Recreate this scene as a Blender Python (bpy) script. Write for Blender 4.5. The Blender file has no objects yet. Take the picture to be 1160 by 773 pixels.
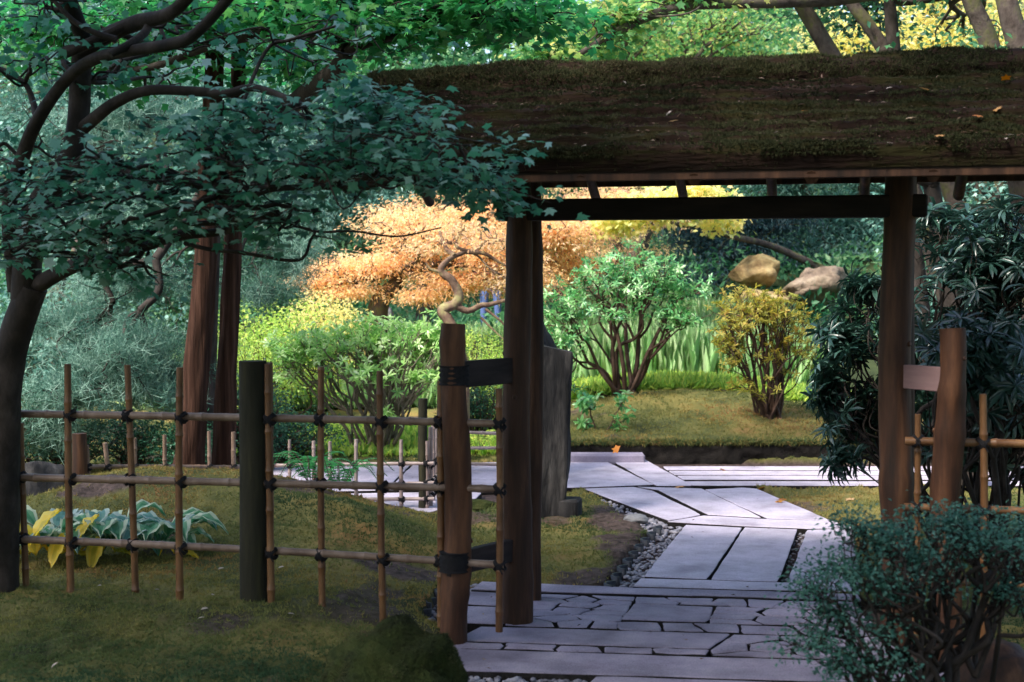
import bpy, math, random
import numpy as np
from mathutils import Vector
random.seed(7)
R = np.random.default_rng(7)
S = bpy.context.scene
COL = S.collection
rad = math.radians

# ------------------------------------------------------------------ camera, sky, sun, exposure
cd = bpy.data.cameras.new("camera"); cam = bpy.data.objects.new("camera", cd); COL.objects.link(cam)
cam.location = (0, 0, 1.7); PITCH = rad(2.47); cam.rotation_euler = (rad(90) - PITCH, 0, 0)
cd.sensor_width = 36; cd.lens = 50; cd.clip_start = 0.05; cd.clip_end = 400
cd.dof.use_dof = True; cd.dof.focus_distance = 9.0; cd.dof.aperture_fstop = 3.5
S.camera = cam
SUN_EL, SUN_AZ = rad(50), rad(-132)         # azimuth measured from +Y towards +X: from the left, a little behind the viewpoint
w = bpy.data.worlds.new("World"); S.world = w; w.use_nodes = True
nt = w.node_tree; sky = nt.nodes.new("ShaderNodeTexSky"); sky.sky_type = 'NISHITA'; sky.sun_disc = False
sky.sun_elevation = SUN_EL; sky.sun_rotation = SUN_AZ; sky.dust_density = 2.5
nt.links.new(sky.outputs[0], nt.nodes["Background"].inputs[0]); nt.nodes["Background"].inputs[1].default_value = 0.14
sd = bpy.data.lights.new("sun", 'SUN'); sd.energy = 2.5; sd.angle = rad(10); sd.color = (1, .93, .84)
so = bpy.data.objects.new("sun", sd); COL.objects.link(so)
sdir = Vector((math.sin(SUN_AZ) * math.cos(SUN_EL), math.cos(SUN_AZ) * math.cos(SUN_EL), math.sin(SUN_EL)))
so.rotation_euler = sdir.to_track_quat('Z', 'Y').to_euler()
S.view_settings.view_transform = 'Standard'; S.view_settings.look = 'None'; S.view_settings.gamma = 1
S.view_settings.exposure = 1.55
S.render.engine = 'CYCLES'; S.cycles.use_denoising = True; S.cycles.max_bounces = 7
S.cycles.transparent_max_bounces = 6; S.cycles.use_adaptive_sampling = True

# ------------------------------------------------------------------ measuring helpers
F = 1611.0
cp, sp_ = math.cos(PITCH), math.sin(PITCH)
def ray(px, py):
    x, y = (px - 580) / F, (386.5 - py) / F
    return np.array([x, cp + y * sp_, -sp_ + y * cp])
def at(px, py, Y):
    d = ray(px, py); return np.array([0, 0, 1.7]) + d * (Y / d[1])
def gp(px, py, z=0.0):
    d = ray(px, py); return np.array([0, 0, 1.7]) + d * ((z - 1.7) / d[2])
AN = rad(12.8); G0 = np.array([0.03, 7.0, 0.0])
UD = np.array([math.cos(AN), -math.sin(AN), 0.0]); VD = np.array([math.sin(AN), math.cos(AN), 0.0]); ZD = np.array([0, 0, 1.0])
def uv(u, v, z=0.0): return G0 + UD * u + VD * v + ZD * z
def smooth(a, b, x):
    t = np.clip((np.asarray(x, float) - a) / (b - a), 0, 1); return t * t * (3 - 2 * t)
def _h(i, j, s):
    n = (i * 374761393 + j * 668265263 + s * 1442695041) & 0xffffffff
    n = ((n ^ (n >> 13)) * 1274126177) & 0xffffffff
    return ((n ^ (n >> 16)) & 0xffff) / 65535.0
def noise2(x, y, s=0):
    x = np.asarray(x, float); y = np.asarray(y, float)
    i = np.floor(x).astype(np.int64); j = np.floor(y).astype(np.int64); fx = x - i; fy = y - j
    fx = fx * fx * (3 - 2 * fx); fy = fy * fy * (3 - 2 * fy)
    return ((_h(i, j, s) * (1 - fx) + _h(i + 1, j, s) * fx) * (1 - fy) + (_h(i, j + 1, s) * (1 - fx) + _h(i + 1, j + 1, s) * fx) * fy) * 2 - 1
def fbm(x, y, s=0, o=3):
    t = 0; a = 1; f = 1
    for k in range(o): t = t + a * noise2(x * f, y * f, s + k); a *= .5; f *= 2.1
    return t
def norm(a): return a / np.maximum(np.linalg.norm(a, axis=-1, keepdims=True), 1e-9)

# ------------------------------------------------------------------ mesh collector
class M:
    def __init__(s): s.v = []; s.f = []; s.n = 0; s.t = []; s.mi = []
    def add(s, v, f, tone=0.5, mi=0):
        v = np.asarray(v, float).reshape(-1, 3); s.v.append(v)
        if isinstance(f, np.ndarray): fs = [f]
        else:
            by = {}
            for q in f: by.setdefault(len(q), []).append(q)
            fs = [np.array(x) for x in by.values()]
        for q in fs:
            s.f.append(q + s.n); nn = len(q)
            s.t.append(np.broadcast_to(np.asarray(tone, float), (nn,)) if np.ndim(tone) == 0 or len(fs) == 1 else np.full(nn, .5))
            s.mi.append(np.full(nn, mi, dtype=np.int32))
        s.n += len(v)
    def build(s, name, mat, parent=None, smooth_=True):
        me = bpy.data.meshes.new(name)
        if s.n:
            V = np.concatenate(s.v); me.vertices.add(len(V)); me.vertices.foreach_set("co", V.astype(np.float32).ravel())
            tot = np.concatenate([np.full(len(q), q.shape[1], dtype=np.int32) for q in s.f])
            idx = np.concatenate([q.ravel() for q in s.f]).astype(np.int32)
            st = np.concatenate([[0], np.cumsum(tot)[:-1]]).astype(np.int32)
            me.loops.add(len(idx)); me.loops.foreach_set("vertex_index", idx)
            me.polygons.add(len(tot)); me.polygons.foreach_set("loop_start", st)
            try: me.polygons.foreach_set("loop_total", tot)
            except Exception: pass
            me.polygons.foreach_set("use_smooth", np.full(len(tot), smooth_, dtype=bool))
            me.polygons.foreach_set("material_index", np.concatenate(s.mi))
            a = me.attributes.new("tone", 'FLOAT', 'FACE'); a.data.foreach_set("value", np.concatenate(s.t).astype(np.float32))
            me.update(calc_edges=True)
        for m in (mat if isinstance(mat, (list, tuple)) else [mat]): me.materials.append(m)
        o = bpy.data.objects.new(name, me); COL.objects.link(o)
        if parent is not None:
            o.parent = parent
            o.matrix_parent_inverse = parent.matrix_basis.inverted()   # geometry is in world coordinates
        return o
def tag(o, label=None, cat=None, group=None, kind=None):
    for k, x in (("label", label), ("category", cat), ("group", group), ("kind", kind)):
        if x: o[k] = x
    return o
def thing(name, label, cat, loc, group=None):
    o = bpy.data.objects.new(name, None); COL.objects.link(o); o.location = tuple(map(float, loc)); o.empty_display_size = .1
    return tag(o, label, cat, group)

# ------------------------------------------------------------------ shapes
def spline(P, k=4):
    P = np.asarray(P, float)
    if len(P) < 3: 
        t = np.linspace(0, 1, k + 1)[:, None]; return P[0] * (1 - t) + P[-1] * t
    Q = np.vstack([2 * P[0] - P[1], P, 2 * P[-1] - P[-2]]); out = []
    for i in range(1, len(Q) - 2):
        for t in np.arange(k) / k:
            a, b, c, d = Q[i - 1:i + 3]
            out.append(.5 * ((2 * b) + (-a + c) * t + (2 * a - 5 * b + 4 * c - d) * t * t + (-a + 3 * b - 3 * c + d) * t ** 3))
    out.append(P[-1]); return np.array(out)
def tube(m, P, r, sides=8, wob=0.0, seed=0, tone=.5, cap=True, flute=0):
    P = np.asarray(P, float); n = len(P); r = np.broadcast_to(np.asarray(r, float), (n,))
    T = norm(np.gradient(P, axis=0)); ref = np.array([1, 0, 0.]) if abs(T[0][2]) > .7 else np.array([0, 0, 1.])
    A = norm(np.cross(T, ref)); B = np.cross(T, A)
    th = np.arange(sides) / sides * 2 * math.pi
    rr = np.repeat(r[:, None], sides, 1)
    if wob:
        L = np.concatenate([[0], np.cumsum(np.linalg.norm(np.diff(P, axis=0), axis=1))])
        rr = rr * (1 + wob * fbm(np.cos(th)[None] * 1.3 + seed * 7.3 + L[:, None] * 2.2, np.sin(th)[None] * 1.3 + L[:, None] * 3.1, seed, 2))
    if flute: rr = rr * (1 + flute * np.cos(th * 7 + seed)[None] * np.ones((n, 1)))
    V = P[:, None] + rr[:, :, None] * (np.cos(th)[None, :, None] * A[:, None] + np.sin(th)[None, :, None] * B[:, None])
    i = np.arange(n - 1)[:, None]; j = np.arange(sides)[None]
    q = np.stack([i * sides + j, i * sides + (j + 1) % sides, (i + 1) * sides + (j + 1) % sides, (i + 1) * sides + j], -1).reshape(-1, 4)
    m.add(V, q, tone)
    if cap and sides > 3:
        for e in (0, n - 1):
            c = list(range(sides)); m.add(V[e], [tuple(c if e else c[::-1])], tone)
def lin(a, b, n): 
    t = np.linspace(0, 1, n)[:, None]; return np.asarray(a) * (1 - t) + np.asarray(b) * t
def log_(m, a, b, r0, r1, sides=20, wob=.06, seed=0, bend=.01, n=26, knots=3):
    P = lin(a, b, n); t = np.linspace(0, 1, n); rr = np.random.default_rng(seed)
    P = P + bend * np.stack([np.sin(t * 5 + seed), np.cos(t * 4 + seed * 2), t * 0], 1) * (t * (1 - t) * 4)[:, None]
    rad_ = r0 + (r1 - r0) * t
    for k in range(knots): rad_ = rad_ + .006 * np.exp(-((t - rr.random()) / .018) ** 2)
    tube(m, P, rad_, sides, wob, seed)
    for k in range(knots * 2):                                       # short stubs where side branches were cut off
        i = rr.integers(3, n - 3); ang = rr.random() * 6.28; d = np.array([math.cos(ang), math.sin(ang), .15])
        tube(m, np.array([P[i], P[i] + d * rad_[i] * .85, P[i] + d * rad_[i] * 1.1]), [rad_[i] * .3, rad_[i] * .26, rad_[i] * .14], 7)
def box(m, c, ax, h, tone=.5, bev=.004):
    ax = np.array(ax, float); h = np.array(h, float); V = []; c = np.asarray(c, float)
    # bevelled box: 24 points
    from itertools import product
    idx = {}
    for s in product((-1, 1), repeat=3):
        for k in range(3):
            hh = h - bev; hh[k] = h[k]; p = c + sum(ax[i] * s[i] * hh[i] for i in range(3)); idx[(s, k)] = len(V); V.append(p)
    f = []
    for k in range(3):
        a, b = [i for i in range(3) if i != k]
        for sg in (-1, 1):
            q = []
            for (sa, sb) in ((-1, -1), (1, -1), (1, 1), (-1, 1)):
                s = [0, 0, 0]; s[k] = sg; s[a] = sa; s[b] = sb; q.append(idx[(tuple(s), k)])
            f.append(tuple(q))
    for k in range(3):
        a, b = [i for i in range(3) if i != k]
        for sa, sb in product((-1, 1), repeat=2):
            s0 = [0] * 3; s0[a] = sa; s0[b] = sb; s1 = list(s0); s0[k] = -1; s1[k] = 1; s0 = tuple(s0); s1 = tuple(s1)
            f.append((idx[(s0, a)], idx[(s1, a)], idx[(s1, b)], idx[(s0, b)]))
    for s in product((-1, 1), repeat=3): f.append((idx[(s, 0)], idx[(s, 1)], idx[(s, 2)]))
    m.add(V, f, tone)
def fixn(o):
    import bmesh
    b = bmesh.new(); b.from_mesh(o.data); bmesh.ops.recalc_face_normals(b, faces=b.faces); b.to_mesh(o.data); b.free(); return o
def rock(m, c, r, seed=0, sub=4, rough=.22, flat=0.0, rot=0, tone=.5, cuts=5):
    import bmesh
    b = bmesh.new(); bmesh.ops.create_icosphere(b, subdivisions=sub, radius=1)
    V = np.array([v.co[:] for v in b.verts]); Fc = np.array([[v.index for v in f.verts] for f in b.faces]); b.free()
    rr = np.random.default_rng(seed)
    for k in range(cuts):
        n = norm(rr.normal(size=3)); d = .62 + .25 * rr.random(); s = V @ n; V = V - np.where(s > d, (s - d) * .85, 0)[:, None] * n
    V = V * (1 + rough * .5 * fbm(V[:, 0] * 1.7 + seed, V[:, 1] * 1.7 + V[:, 2] * 1.9, seed, 4))[:, None]
    V = V * np.array(r); cs, sn = math.cos(rot), math.sin(rot)
    V = np.stack([V[:, 0] * cs - V[:, 1] * sn, V[:, 0] * sn + V[:, 1] * cs, V[:, 2]], 1)
    m.add(V + np.asarray(c), Fc, tone)

# leaves --------------------------------------------------------------
TPL = {
 'rhomb': (np.array([(0, 0, 0), (.45, .5, .07), (1, 0, -.1), (.45, -.5, .07)]), np.array([(0, 2, 1), (0, 3, 2)])),
 'long': (np.array([(0, 0, 0), (.3, .42, .05), (.3, 0, 0), (.3, -.42, .05), (.72, .44, .0), (.72, 0, -.06), (.72, -.44, .0), (1, 0, -.2)]),
          np.array([(0, 2, 1), (0, 3, 2), (1, 2, 5), (1, 5, 4), (2, 3, 6), (2, 6, 5), (4, 5, 7), (5, 6, 7)])),
 'needle': (np.array([(0, .5, 0), (0, -.5, 0), (1, 0, 0)]), np.array([(0, 1, 2)])),
}
def _maple():
    v = [(.0, 0, 0)]; 
    A = [(-150, .3), (-110, .66), (-80, .5), (-50, .88), (-25, .55), (0, 1.0), (25, .55), (50, .88), (80, .5), (110, .66), (150, .3)]
    for a, r in A: v.append((r * math.cos(rad(a)) + .1, r * math.sin(rad(a)) , -.16 * r * r))
    f = [(0, i, i + 1) for i in range(1, len(A))] + [(0, len(A), 1)]
    return np.array(v), np.array(f)
TPL['maple'] = _maple()
def leaves(m, P, D, N, L, W, kind, tone):
    tv, tf = TPL[kind]; n = len(P)
    D = norm(D); Sd = norm(np.cross(D, N)); Nn = np.cross(Sd, D)
    L = np.broadcast_to(L, (n,)); W = np.broadcast_to(W, (n,))
    V = P[:, None] + tv[None, :, 0, None] * (L[:, None, None] * D[:, None]) + tv[None, :, 1, None] * (W[:, None, None] * Sd[:, None]) + tv[None, :, 2, None] * (L[:, None, None] * Nn[:, None])
    f = (tf[None] + (np.arange(n) * len(tv))[:, None, None]).reshape(-1, 3)
    m.add(V, f, np.repeat(np.broadcast_to(tone, (n,)), len(tf)))
def foliage(m, tips, per, spread, L, W=None, kind='rhomb', flat=.6, droop=.2, g=None, zf=.6, jl=.3, bias=None):
    g = g or R; tips = np.asarray(tips); n = len(tips) * per; W = W if W is not None else L * .5
    T = np.repeat(tips, per, 0); off = g.normal(size=(n, 3)) * spread * np.array([1, 1, zf])
    P = T + off; D = norm(off) * .7 + g.normal(size=(n, 3)) * .6; D[:, 2] = D[:, 2] * (1 - flat * .7) - droop
    N = g.normal(size=(n, 3)) * (1 - flat) + np.array([0, 0, 1.]) * (flat + .2)
    s = 1 - jl * g.random(n); tt = np.repeat(g.random(len(tips)) if bias is None else bias, per)
    leaves(m, P, D, N, L * s, W * s, kind, np.clip(.55 * tt + .45 * g.random(n), 0, 1))
def rosettes(m, tips, axis, n, L, W, droop=.3, g=None, kind='long'):
    g = g or R; k = len(tips); T = np.repeat(tips, n, 0); A = norm(np.repeat(axis, n, 0) + 1e-6)
    h = norm(np.cross(A, np.array([.3, .2, 1.0]) + g.normal(size=(k * n, 3)) * .01)); h2 = np.cross(A, h)
    th = (np.tile(np.arange(n), k) * 2.4 + np.repeat(g.random(k) * 6.3, n) + g.normal(size=k * n) * .2)[:, None]
    out = np.cos(th) * h + np.sin(th) * h2; lift = (g.random(k * n) * 1.0 - droop)[:, None]
    D = out + A * lift; D[:, 2] -= .1; s = .65 + .35 * g.random(k * n)
    leaves(m, T + A * (g.random(k * n) * L * .25)[:, None], D, A + out * .01, L * s, W * s, kind, np.clip(.5 * np.repeat(g.random(k), n) + .5 * g.random(k * n), 0, 1))

def grow(m, start, tips, r, g, sides=6, bend=.18, minr=.003, expo=.6):
    """splits the tips into groups and runs a limb towards each group: trunk -> limb -> branch -> twig"""
    start = np.asarray(start, float); tips = np.asarray(tips)
    if len(tips) == 1 or r < minr * 1.02:
        for t in tips:
            mid = (start + t) / 2 + g.normal(size=3) * np.linalg.norm(t - start) * bend * .6
            tube(m, spline([start, mid, t], 3), np.linspace(min(r, minr * 1.3), minr * .5, 7), 4, cap=False)
        return
    k = 2 if len(tips) < 6 or g.random() < .6 else 3; k = min(k, len(tips))
    c = tips[g.choice(len(tips), k, replace=False)]
    for _ in range(4):
        d = ((tips[:, None] - c[None]) ** 2).sum(-1); a = d.argmin(1)
        c = np.array([tips[a == i].mean(0) if (a == i).any() else c[i] for i in range(k)])
    for i in range(k):
        s = tips[a == i]
        if not len(s): continue
        cen = s.mean(0); f = .42 + .2 * g.random(); e = start + (cen - start) * f; ln = np.linalg.norm(e - start)
        r2 = max(r * (len(s) / len(tips)) ** (expo * .5) * .86, minr)
        mid = (start + e) / 2 + g.normal(size=3) * ln * bend
        P = spline([start, mid, e], 4); tube(m, P, np.linspace(r * .92 if len(s) > len(tips) * .4 else r2 * 1.15, r2, len(P)), sides if r > .012 else 5, cap=False)
        grow(m, e, s, r2, g, max(4, sides - 1), bend, minr, expo)
def blob(c, r, n, g, shell=.55, bumps=.25, zmin=-1.0):
    out = []; ph = g.random(6) * 6.28
    while len(out) < n:
        d = norm(g.normal(size=3)); rr = (shell + (1 - shell) * g.random()) if g.random() < .75 else g.random() * shell
        k = 1 + bumps * (math.sin(d[0] * 4 + ph[0]) + math.sin(d[1] * 5 + ph[1]) + math.sin(d[2] * 5 + ph[2] + d[0] * 3)) * .5
        p = d * rr * k
        if p[2] < zmin: continue
        out.append(np.asarray(c) + p * np.asarray(r))
    return np.array(out)

# ------------------------------------------------------------------ materials
def mat(name):
    m = bpy.data.materials.new(name); m.use_nodes = True; return m, m.node_tree, m.node_tree.nodes["Principled BSDF"]
def node(t, ty, **k):
    n = t.nodes.new(ty)
    for a, b in k.items():
        if a.startswith('i_'): n.inputs[int(a[2:])].default_value = b
        else: setattr(n, a, b)
    return n
def ramp(t, fac, stops, interp='LINEAR'):
    r = node(t, "ShaderNodeValToRGB"); r.color_ramp.interpolation = interp; e = r.color_ramp.elements
    while len(e) < len(stops): e.new(.5)
    for x, (p, c) in zip(e, stops): x.position = p; x.color = (*c, 1)
    t.links.new(fac, r.inputs[0]); return r
def leafmat(name, stops, rough=.5, trans=.35, spec=.35):
    m, t, b = mat(name); a = node(t, "ShaderNodeAttribute", attribute_name="tone")
    r = ramp(t, a.outputs["Fac"], stops); b.inputs["Roughness"].default_value = rough; b.inputs["Specular IOR Level"].default_value = spec
    t.links.new(r.outputs[0], b.inputs["Base Color"]); tr = node(t, "ShaderNodeBsdfTranslucent"); hs = node(t, "ShaderNodeHueSaturation")
    hs.inputs["Value"].default_value = 1.5; hs.inputs["Saturation"].default_value = 1.1; t.links.new(r.outputs[0], hs.inputs["Color"]); t.links.new(hs.outputs[0], tr.inputs[0])
    mx = node(t, "ShaderNodeMixShader"); mx.inputs[0].default_value = trans
    t.links.new(b.outputs[0], mx.inputs[1]); t.links.new(tr.outputs[0], mx.inputs[2])
    t.links.new(mx.outputs[0], t.nodes["Material Output"].inputs[0]); return m
def surf(name, stops, scale=(3, 3, 3), rough=.8, bump=.4, bscale=30, detail=6, spec=.25, dist=.01, stops2=None, scale2=1.2):
    m, t, b = mat(name); tc = node(t, "ShaderNodeTexCoord"); mp = node(t, "ShaderNodeMapping"); mp.inputs["Scale"].default_value = scale
    t.links.new(tc.outputs["Object"], mp.inputs[0]); n = node(t, "ShaderNodeTexNoise"); n.inputs["Scale"].default_value = 1; n.inputs["Detail"].default_value = detail; n.inputs["Roughness"].default_value = .62
    t.links.new(mp.outputs[0], n.inputs["Vector"]); r = ramp(t, n.outputs["Fac"], stops); col = r.outputs[0]
    if stops2:
        n2 = node(t, "ShaderNodeTexNoise"); n2.inputs["Scale"].default_value = scale2; n2.inputs["Detail"].default_value = 5; t.links.new(tc.outputs["Object"], n2.inputs["Vector"])
        r2 = ramp(t, n2.outputs["Fac"], stops2); mx = node(t, "ShaderNodeMix", data_type='RGBA', blend_type='MULTIPLY'); mx.inputs[0].default_value = 1
        t.links.new(col, mx.inputs[6]); t.links.new(r2.outputs[0], mx.inputs[7]); col = mx.outputs[2]
    t.links.new(col, b.inputs["Base Color"])
    nb = node(t, "ShaderNodeTexNoise"); nb.inputs["Scale"].default_value = bscale; nb.inputs["Detail"].default_value = 5
    mp2 = node(t, "ShaderNodeMapping"); s = np.array(scale) / max(scale); mp2.inputs["Scale"].default_value = tuple(s)
    t.links.new(tc.outputs["Object"], mp2.inputs[0]); t.links.new(mp2.outputs[0], nb.inputs["Vector"])
    if name.endswith("slab_stone"):   # fine mineral grain
        n3 = node(t, "ShaderNodeTexNoise"); n3.inputs["Scale"].default_value = 160; n3.inputs["Detail"].default_value = 3; t.links.new(tc.outputs["Object"], n3.inputs["Vector"])
        r3 = ramp(t, n3.outputs["Fac"], [(.35, (.72, .72, .74)), (.5, (1, 1, 1)), (.68, (1.12, 1.1, 1.12))]); mg = node(t, "ShaderNodeMix", data_type='RGBA', blend_type='MULTIPLY'); mg.inputs[0].default_value = 1
        t.links.new(col, mg.inputs[6]); t.links.new(r3.outputs[0], mg.inputs[7]); t.links.new(mg.outputs[2], b.inputs["Base Color"])
    bp = node(t, "ShaderNodeBump"); bp.inputs["Strength"].default_value = bump; bp.inputs["Distance"].default_value = dist
    t.links.new(nb.outputs["Fac"], bp.inputs["Height"]); t.links.new(bp.outputs[0], b.inputs["Normal"])
    b.inputs["Roughness"].default_value = rough; b.inputs["Specular IOR Level"].default_value = spec; return m
MOSS3 = [(.3, (.05, .06, .028)), (.45, (.11, .115, .04)), (.58, (.19, .165, .055)), (.75, (.24, .145, .06))]
mMoss = surf("moss_ground", MOSS3, (1.6, 1.6, 1.6), .95, .8, 60, 8, .1, .02, [(.3, (.55, .6, .6)), (.6, (1, 1, 1)), (.75, (1.2, .85, .8))], .8)
mMossTuft = leafmat("moss_tuft", [(0, (.04, .08, .04)), (.35, (.12, .15, .055)), (.65, (.24, .225, .075)), (.85, (.31, .23, .08)), (1, (.33, .19, .09))], .8, .25, .1)
mRoof = surf("moss_roof_bark", [(.3, (.010, .007, .006)), (.48, (.026, .015, .012)), (.6, (.028, .026, .010)), (.75, (.05, .036, .02))], (2.2, 2.2, 14), .95, .9, 45, 8, .08, .02, [(.3, (.5, .5, .5)), (.65, (1.1, 1.1, 1))], 2.0)
mRoofTuft = leafmat("roof_moss_tuft", [(0, (.018, .021, .011)), (.45, (.046, .052, .023)), (.8, (.085, .086, .042)), (1, (.105, .068, .046))], .85, .15, .08)
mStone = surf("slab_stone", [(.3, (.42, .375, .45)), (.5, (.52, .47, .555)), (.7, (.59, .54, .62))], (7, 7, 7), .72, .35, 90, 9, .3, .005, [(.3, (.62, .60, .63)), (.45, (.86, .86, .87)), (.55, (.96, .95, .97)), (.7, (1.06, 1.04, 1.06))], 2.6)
mStone2 = surf("shaded_slab_stone", [(.3, (.21, .18, .24)), (.5, (.31, .275, .35)), (.7, (.39, .35, .42))], (4, 4, 4), .75, .35, 70, 9, .3, .005, [(.3, (.58, .57, .6)), (.45, (.84, .84, .86)), (.6, (1.02, 1, 1.03))], 3.1)  # darker copy of the slab stone, with the gate roof's shade in its colour
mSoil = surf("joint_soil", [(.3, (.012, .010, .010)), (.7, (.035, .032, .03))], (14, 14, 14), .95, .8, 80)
mSoilD = surf("soil_and_shade", [(.3, (.006, .005, .005)), (.7, (.018, .015, .013))], (14, 14, 14), .95, .8, 80)  # soil on slab sides; on the bank its near-black also paints undercut shade
mWood = surf("cedar_post", [(.3, (.014, .007, .004)), (.5, (.048, .021, .011)), (.7, (.12, .056, .028))], (16, 16, 1.6), .62, .45, 60, 7, .3, .006)
mWood2 = surf("chestnut_log", [(.3, (.022, .009, .005)), (.5, (.07, .028, .013)), (.72, (.17, .075, .035))], (13, 13, 1.8), .6, .45, 50, 7, .3, .006)
mBeam = surf("charred_beam", [(.3, (.010, .009, .010)), (.7, (.03, .024, .022))], (3, 3, 14), .8, .4, 40)
mPlank = surf("weathered_plank", [(.3, (.015, .011, .011)), (.7, (.045, .032, .03))], (3, 3, 20), .7, .3, 40)
mBoard = surf("dark_board", [(.3, (.012, .009, .008)), (.7, (.035, .026, .022))], (3, 3, 20), .85, .3, 40)  # dark brown boards for the underside of the roof
mPink = surf("pale_plank", [(.3, (.20, .12, .12)), (.7, (.28, .18, .175))], (3, 3, 20), .7, .2, 40)
mPostD = surf("charred_post", [(.3, (.014, .014, .010)), (.55, (.03, .028, .016)), (.75, (.055, .05, .02))], (12, 12, 2), .8, .5, 50)
mRope = surf("black_rope", [(.3, (.008, .008, .010)), (.7, (.02, .018, .02))], (40, 40, 40), .8, .5, 150)
def bamboo_mat(name, a, b, c): return surf(name, [(.3, a), (.5, b), (.72, c)], (9, 9, 4), .42, .15, 30, 6, .45, .003)
mBam = bamboo_mat("aged_bamboo", (.11, .07, .05), (.19, .125, .09), (.28, .20, .155))
mBamV = bamboo_mat("upright_bamboo", (.08, .034, .014), (.16, .075, .03), (.25, .13, .055))
mBamG = bamboo_mat("grey_bamboo", (.22, .16, .14), (.33, .25, .23), (.44, .35, .33))
mBarkD = surf("maple_bark", [(.3, (.010, .008, .008)), (.5, (.028, .022, .018)), (.72, (.07, .055, .05))], (8, 8, 5), .8, .6, 40, 7, .25, .01)
mBarkC = surf("cedar_bark", [(.3, (.014, .008, .006)), (.5, (.045, .022, .015)), (.72, (.10, .052, .036))], (28, 28, 1.2), .9, .9, 30, 7, .1, .02)
mBarkG = surf("mossy_bark", [(.3, (.035, .026, .022)), (.5, (.10, .08, .07)), (.72, (.12, .13, .04))], (7, 7, 5), .9, .7, 30, 7, .1, .015)
mBarkT = surf("twisted_bark", [(.3, (.06, .035, .025)), (.5, (.20, .13, .09)), (.72, (.32, .30, .13))], (9, 9, 9), .8, .6, 40, 7, .2, .01)
mStem = surf("shrub_stem", [(.3, (.03, .016, .012)), (.7, (.10, .06, .045))], (10, 10, 10), .7, .4, 50)
mStemL = surf("pale_shrub_stem", [(.3, (.10, .08, .06)), (.7, (.26, .22, .17))], (10, 10, 10), .7, .4, 50)
mGranite = surf("standing_granite", [(.3, (.008, .008, .009)), (.48, (.028, .027, .028)), (.6, (.065, .06, .058)), (.75, (.17, .16, .155))], (6, 6, 1.6), .85, .8, 18, 9, .2, .03)
mRockG = surf("grey_rock", [(.3, (.07, .07, .075)), (.5, (.17, .17, .18)), (.7, (.30, .30, .31))], (4, 4, 4), .85, .7, 20, 8, .2, .02)
mRockT = surf("tan_rock", [(.3, (.16, .10, .05)), (.5, (.38, .27, .13)), (.7, (.52, .42, .22))], (4, 4, 4), .9, .9, 9, 9, .15, .06, [(.32, (.35, .33, .3)), (.45, (.85, .85, .8)), (.6, (1, 1, 1))], 2.2)
mRockR = surf("reddish_rock", [(.3, (.10, .075, .06)), (.5, (.24, .18, .14)), (.7, (.36, .30, .23))], (4, 4, 4), .9, .9, 9, 9, .15, .06, [(.32, (.35, .36, .3)), (.45, (.85, .85, .8)), (.6, (1, 1, 1))], 2.2)
mRockM = surf("mossy_rock", [(.35, (.010, .014, .006)), (.55, (.03, .04, .012)), (.7, (.055, .06, .02))], (6, 6, 6), .95, .9, 50, 8, .1, .02)
mHill = surf("hill_soil", [(.3, (.02, .03, .012)), (.6, (.05, .07, .025)), (.8, (.08, .09, .03))], (.8, .8, .8), .95, .8, 8)
mTile = surf("grey_roof_tile", [(.3, (.02, .022, .03)), (.7, (.055, .06, .075))], (20, 20, 20), .5, .2, 40)
mPeb = surf("pebbles", [(.3, (.10, .10, .12)), (.5, (.25, .24, .28)), (.7, (.45, .43, .48))], (14, 14, 14), .6, .1, 40)

# ------------------------------------------------------------------ ground heights
def zmound(X, Y):
    return .33 * np.exp(-((((X + 2.35) / 1.3) ** 2 + ((Y - 9.9) / 1.1) ** 2)) ** 1.3) + .12 * np.exp(-(((X + 1.25) / .7) ** 2 + ((Y - 8.9) / .5) ** 2))
EDGE = 13.42
def gz(X, Y):
    X = np.asarray(X, float); Y = np.asarray(Y, float)
    z = .012 + 0 * X
    z = z + .125 * smooth(-.25, -1.1, X) * smooth(10.5, 8.6, Y)
    z = z + zmound(X, Y)
    e = EDGE + .05 * noise2(X * 2.5, X * 0, 5)
    z = z + smooth(e, e + .04, Y) * .15 * smooth(.45, .62, X) + smooth(13.45, 14.5, Y) * .06 * smooth(.6, .3, X)
    z = z + smooth(13.5, 15.6, Y) * .32 * np.exp(-((X - 1.9) / 1.7) ** 2) * smooth(18.5, 16, Y)
    z = z + smooth(16, 21, Y) * .55 + smooth(20.5, 24, Y) * 1.0 * smooth(-1.5, 3, X) + smooth(22, 60, Y) * 9
    z = z + .6 * smooth(5, 9, np.abs(X)) + smooth(9, 30, np.abs(X)) * 3
    return z
px_poly = lambda L, z=0.0: np.array([gp(a, b, z)[:2] for a, b in L])
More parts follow.
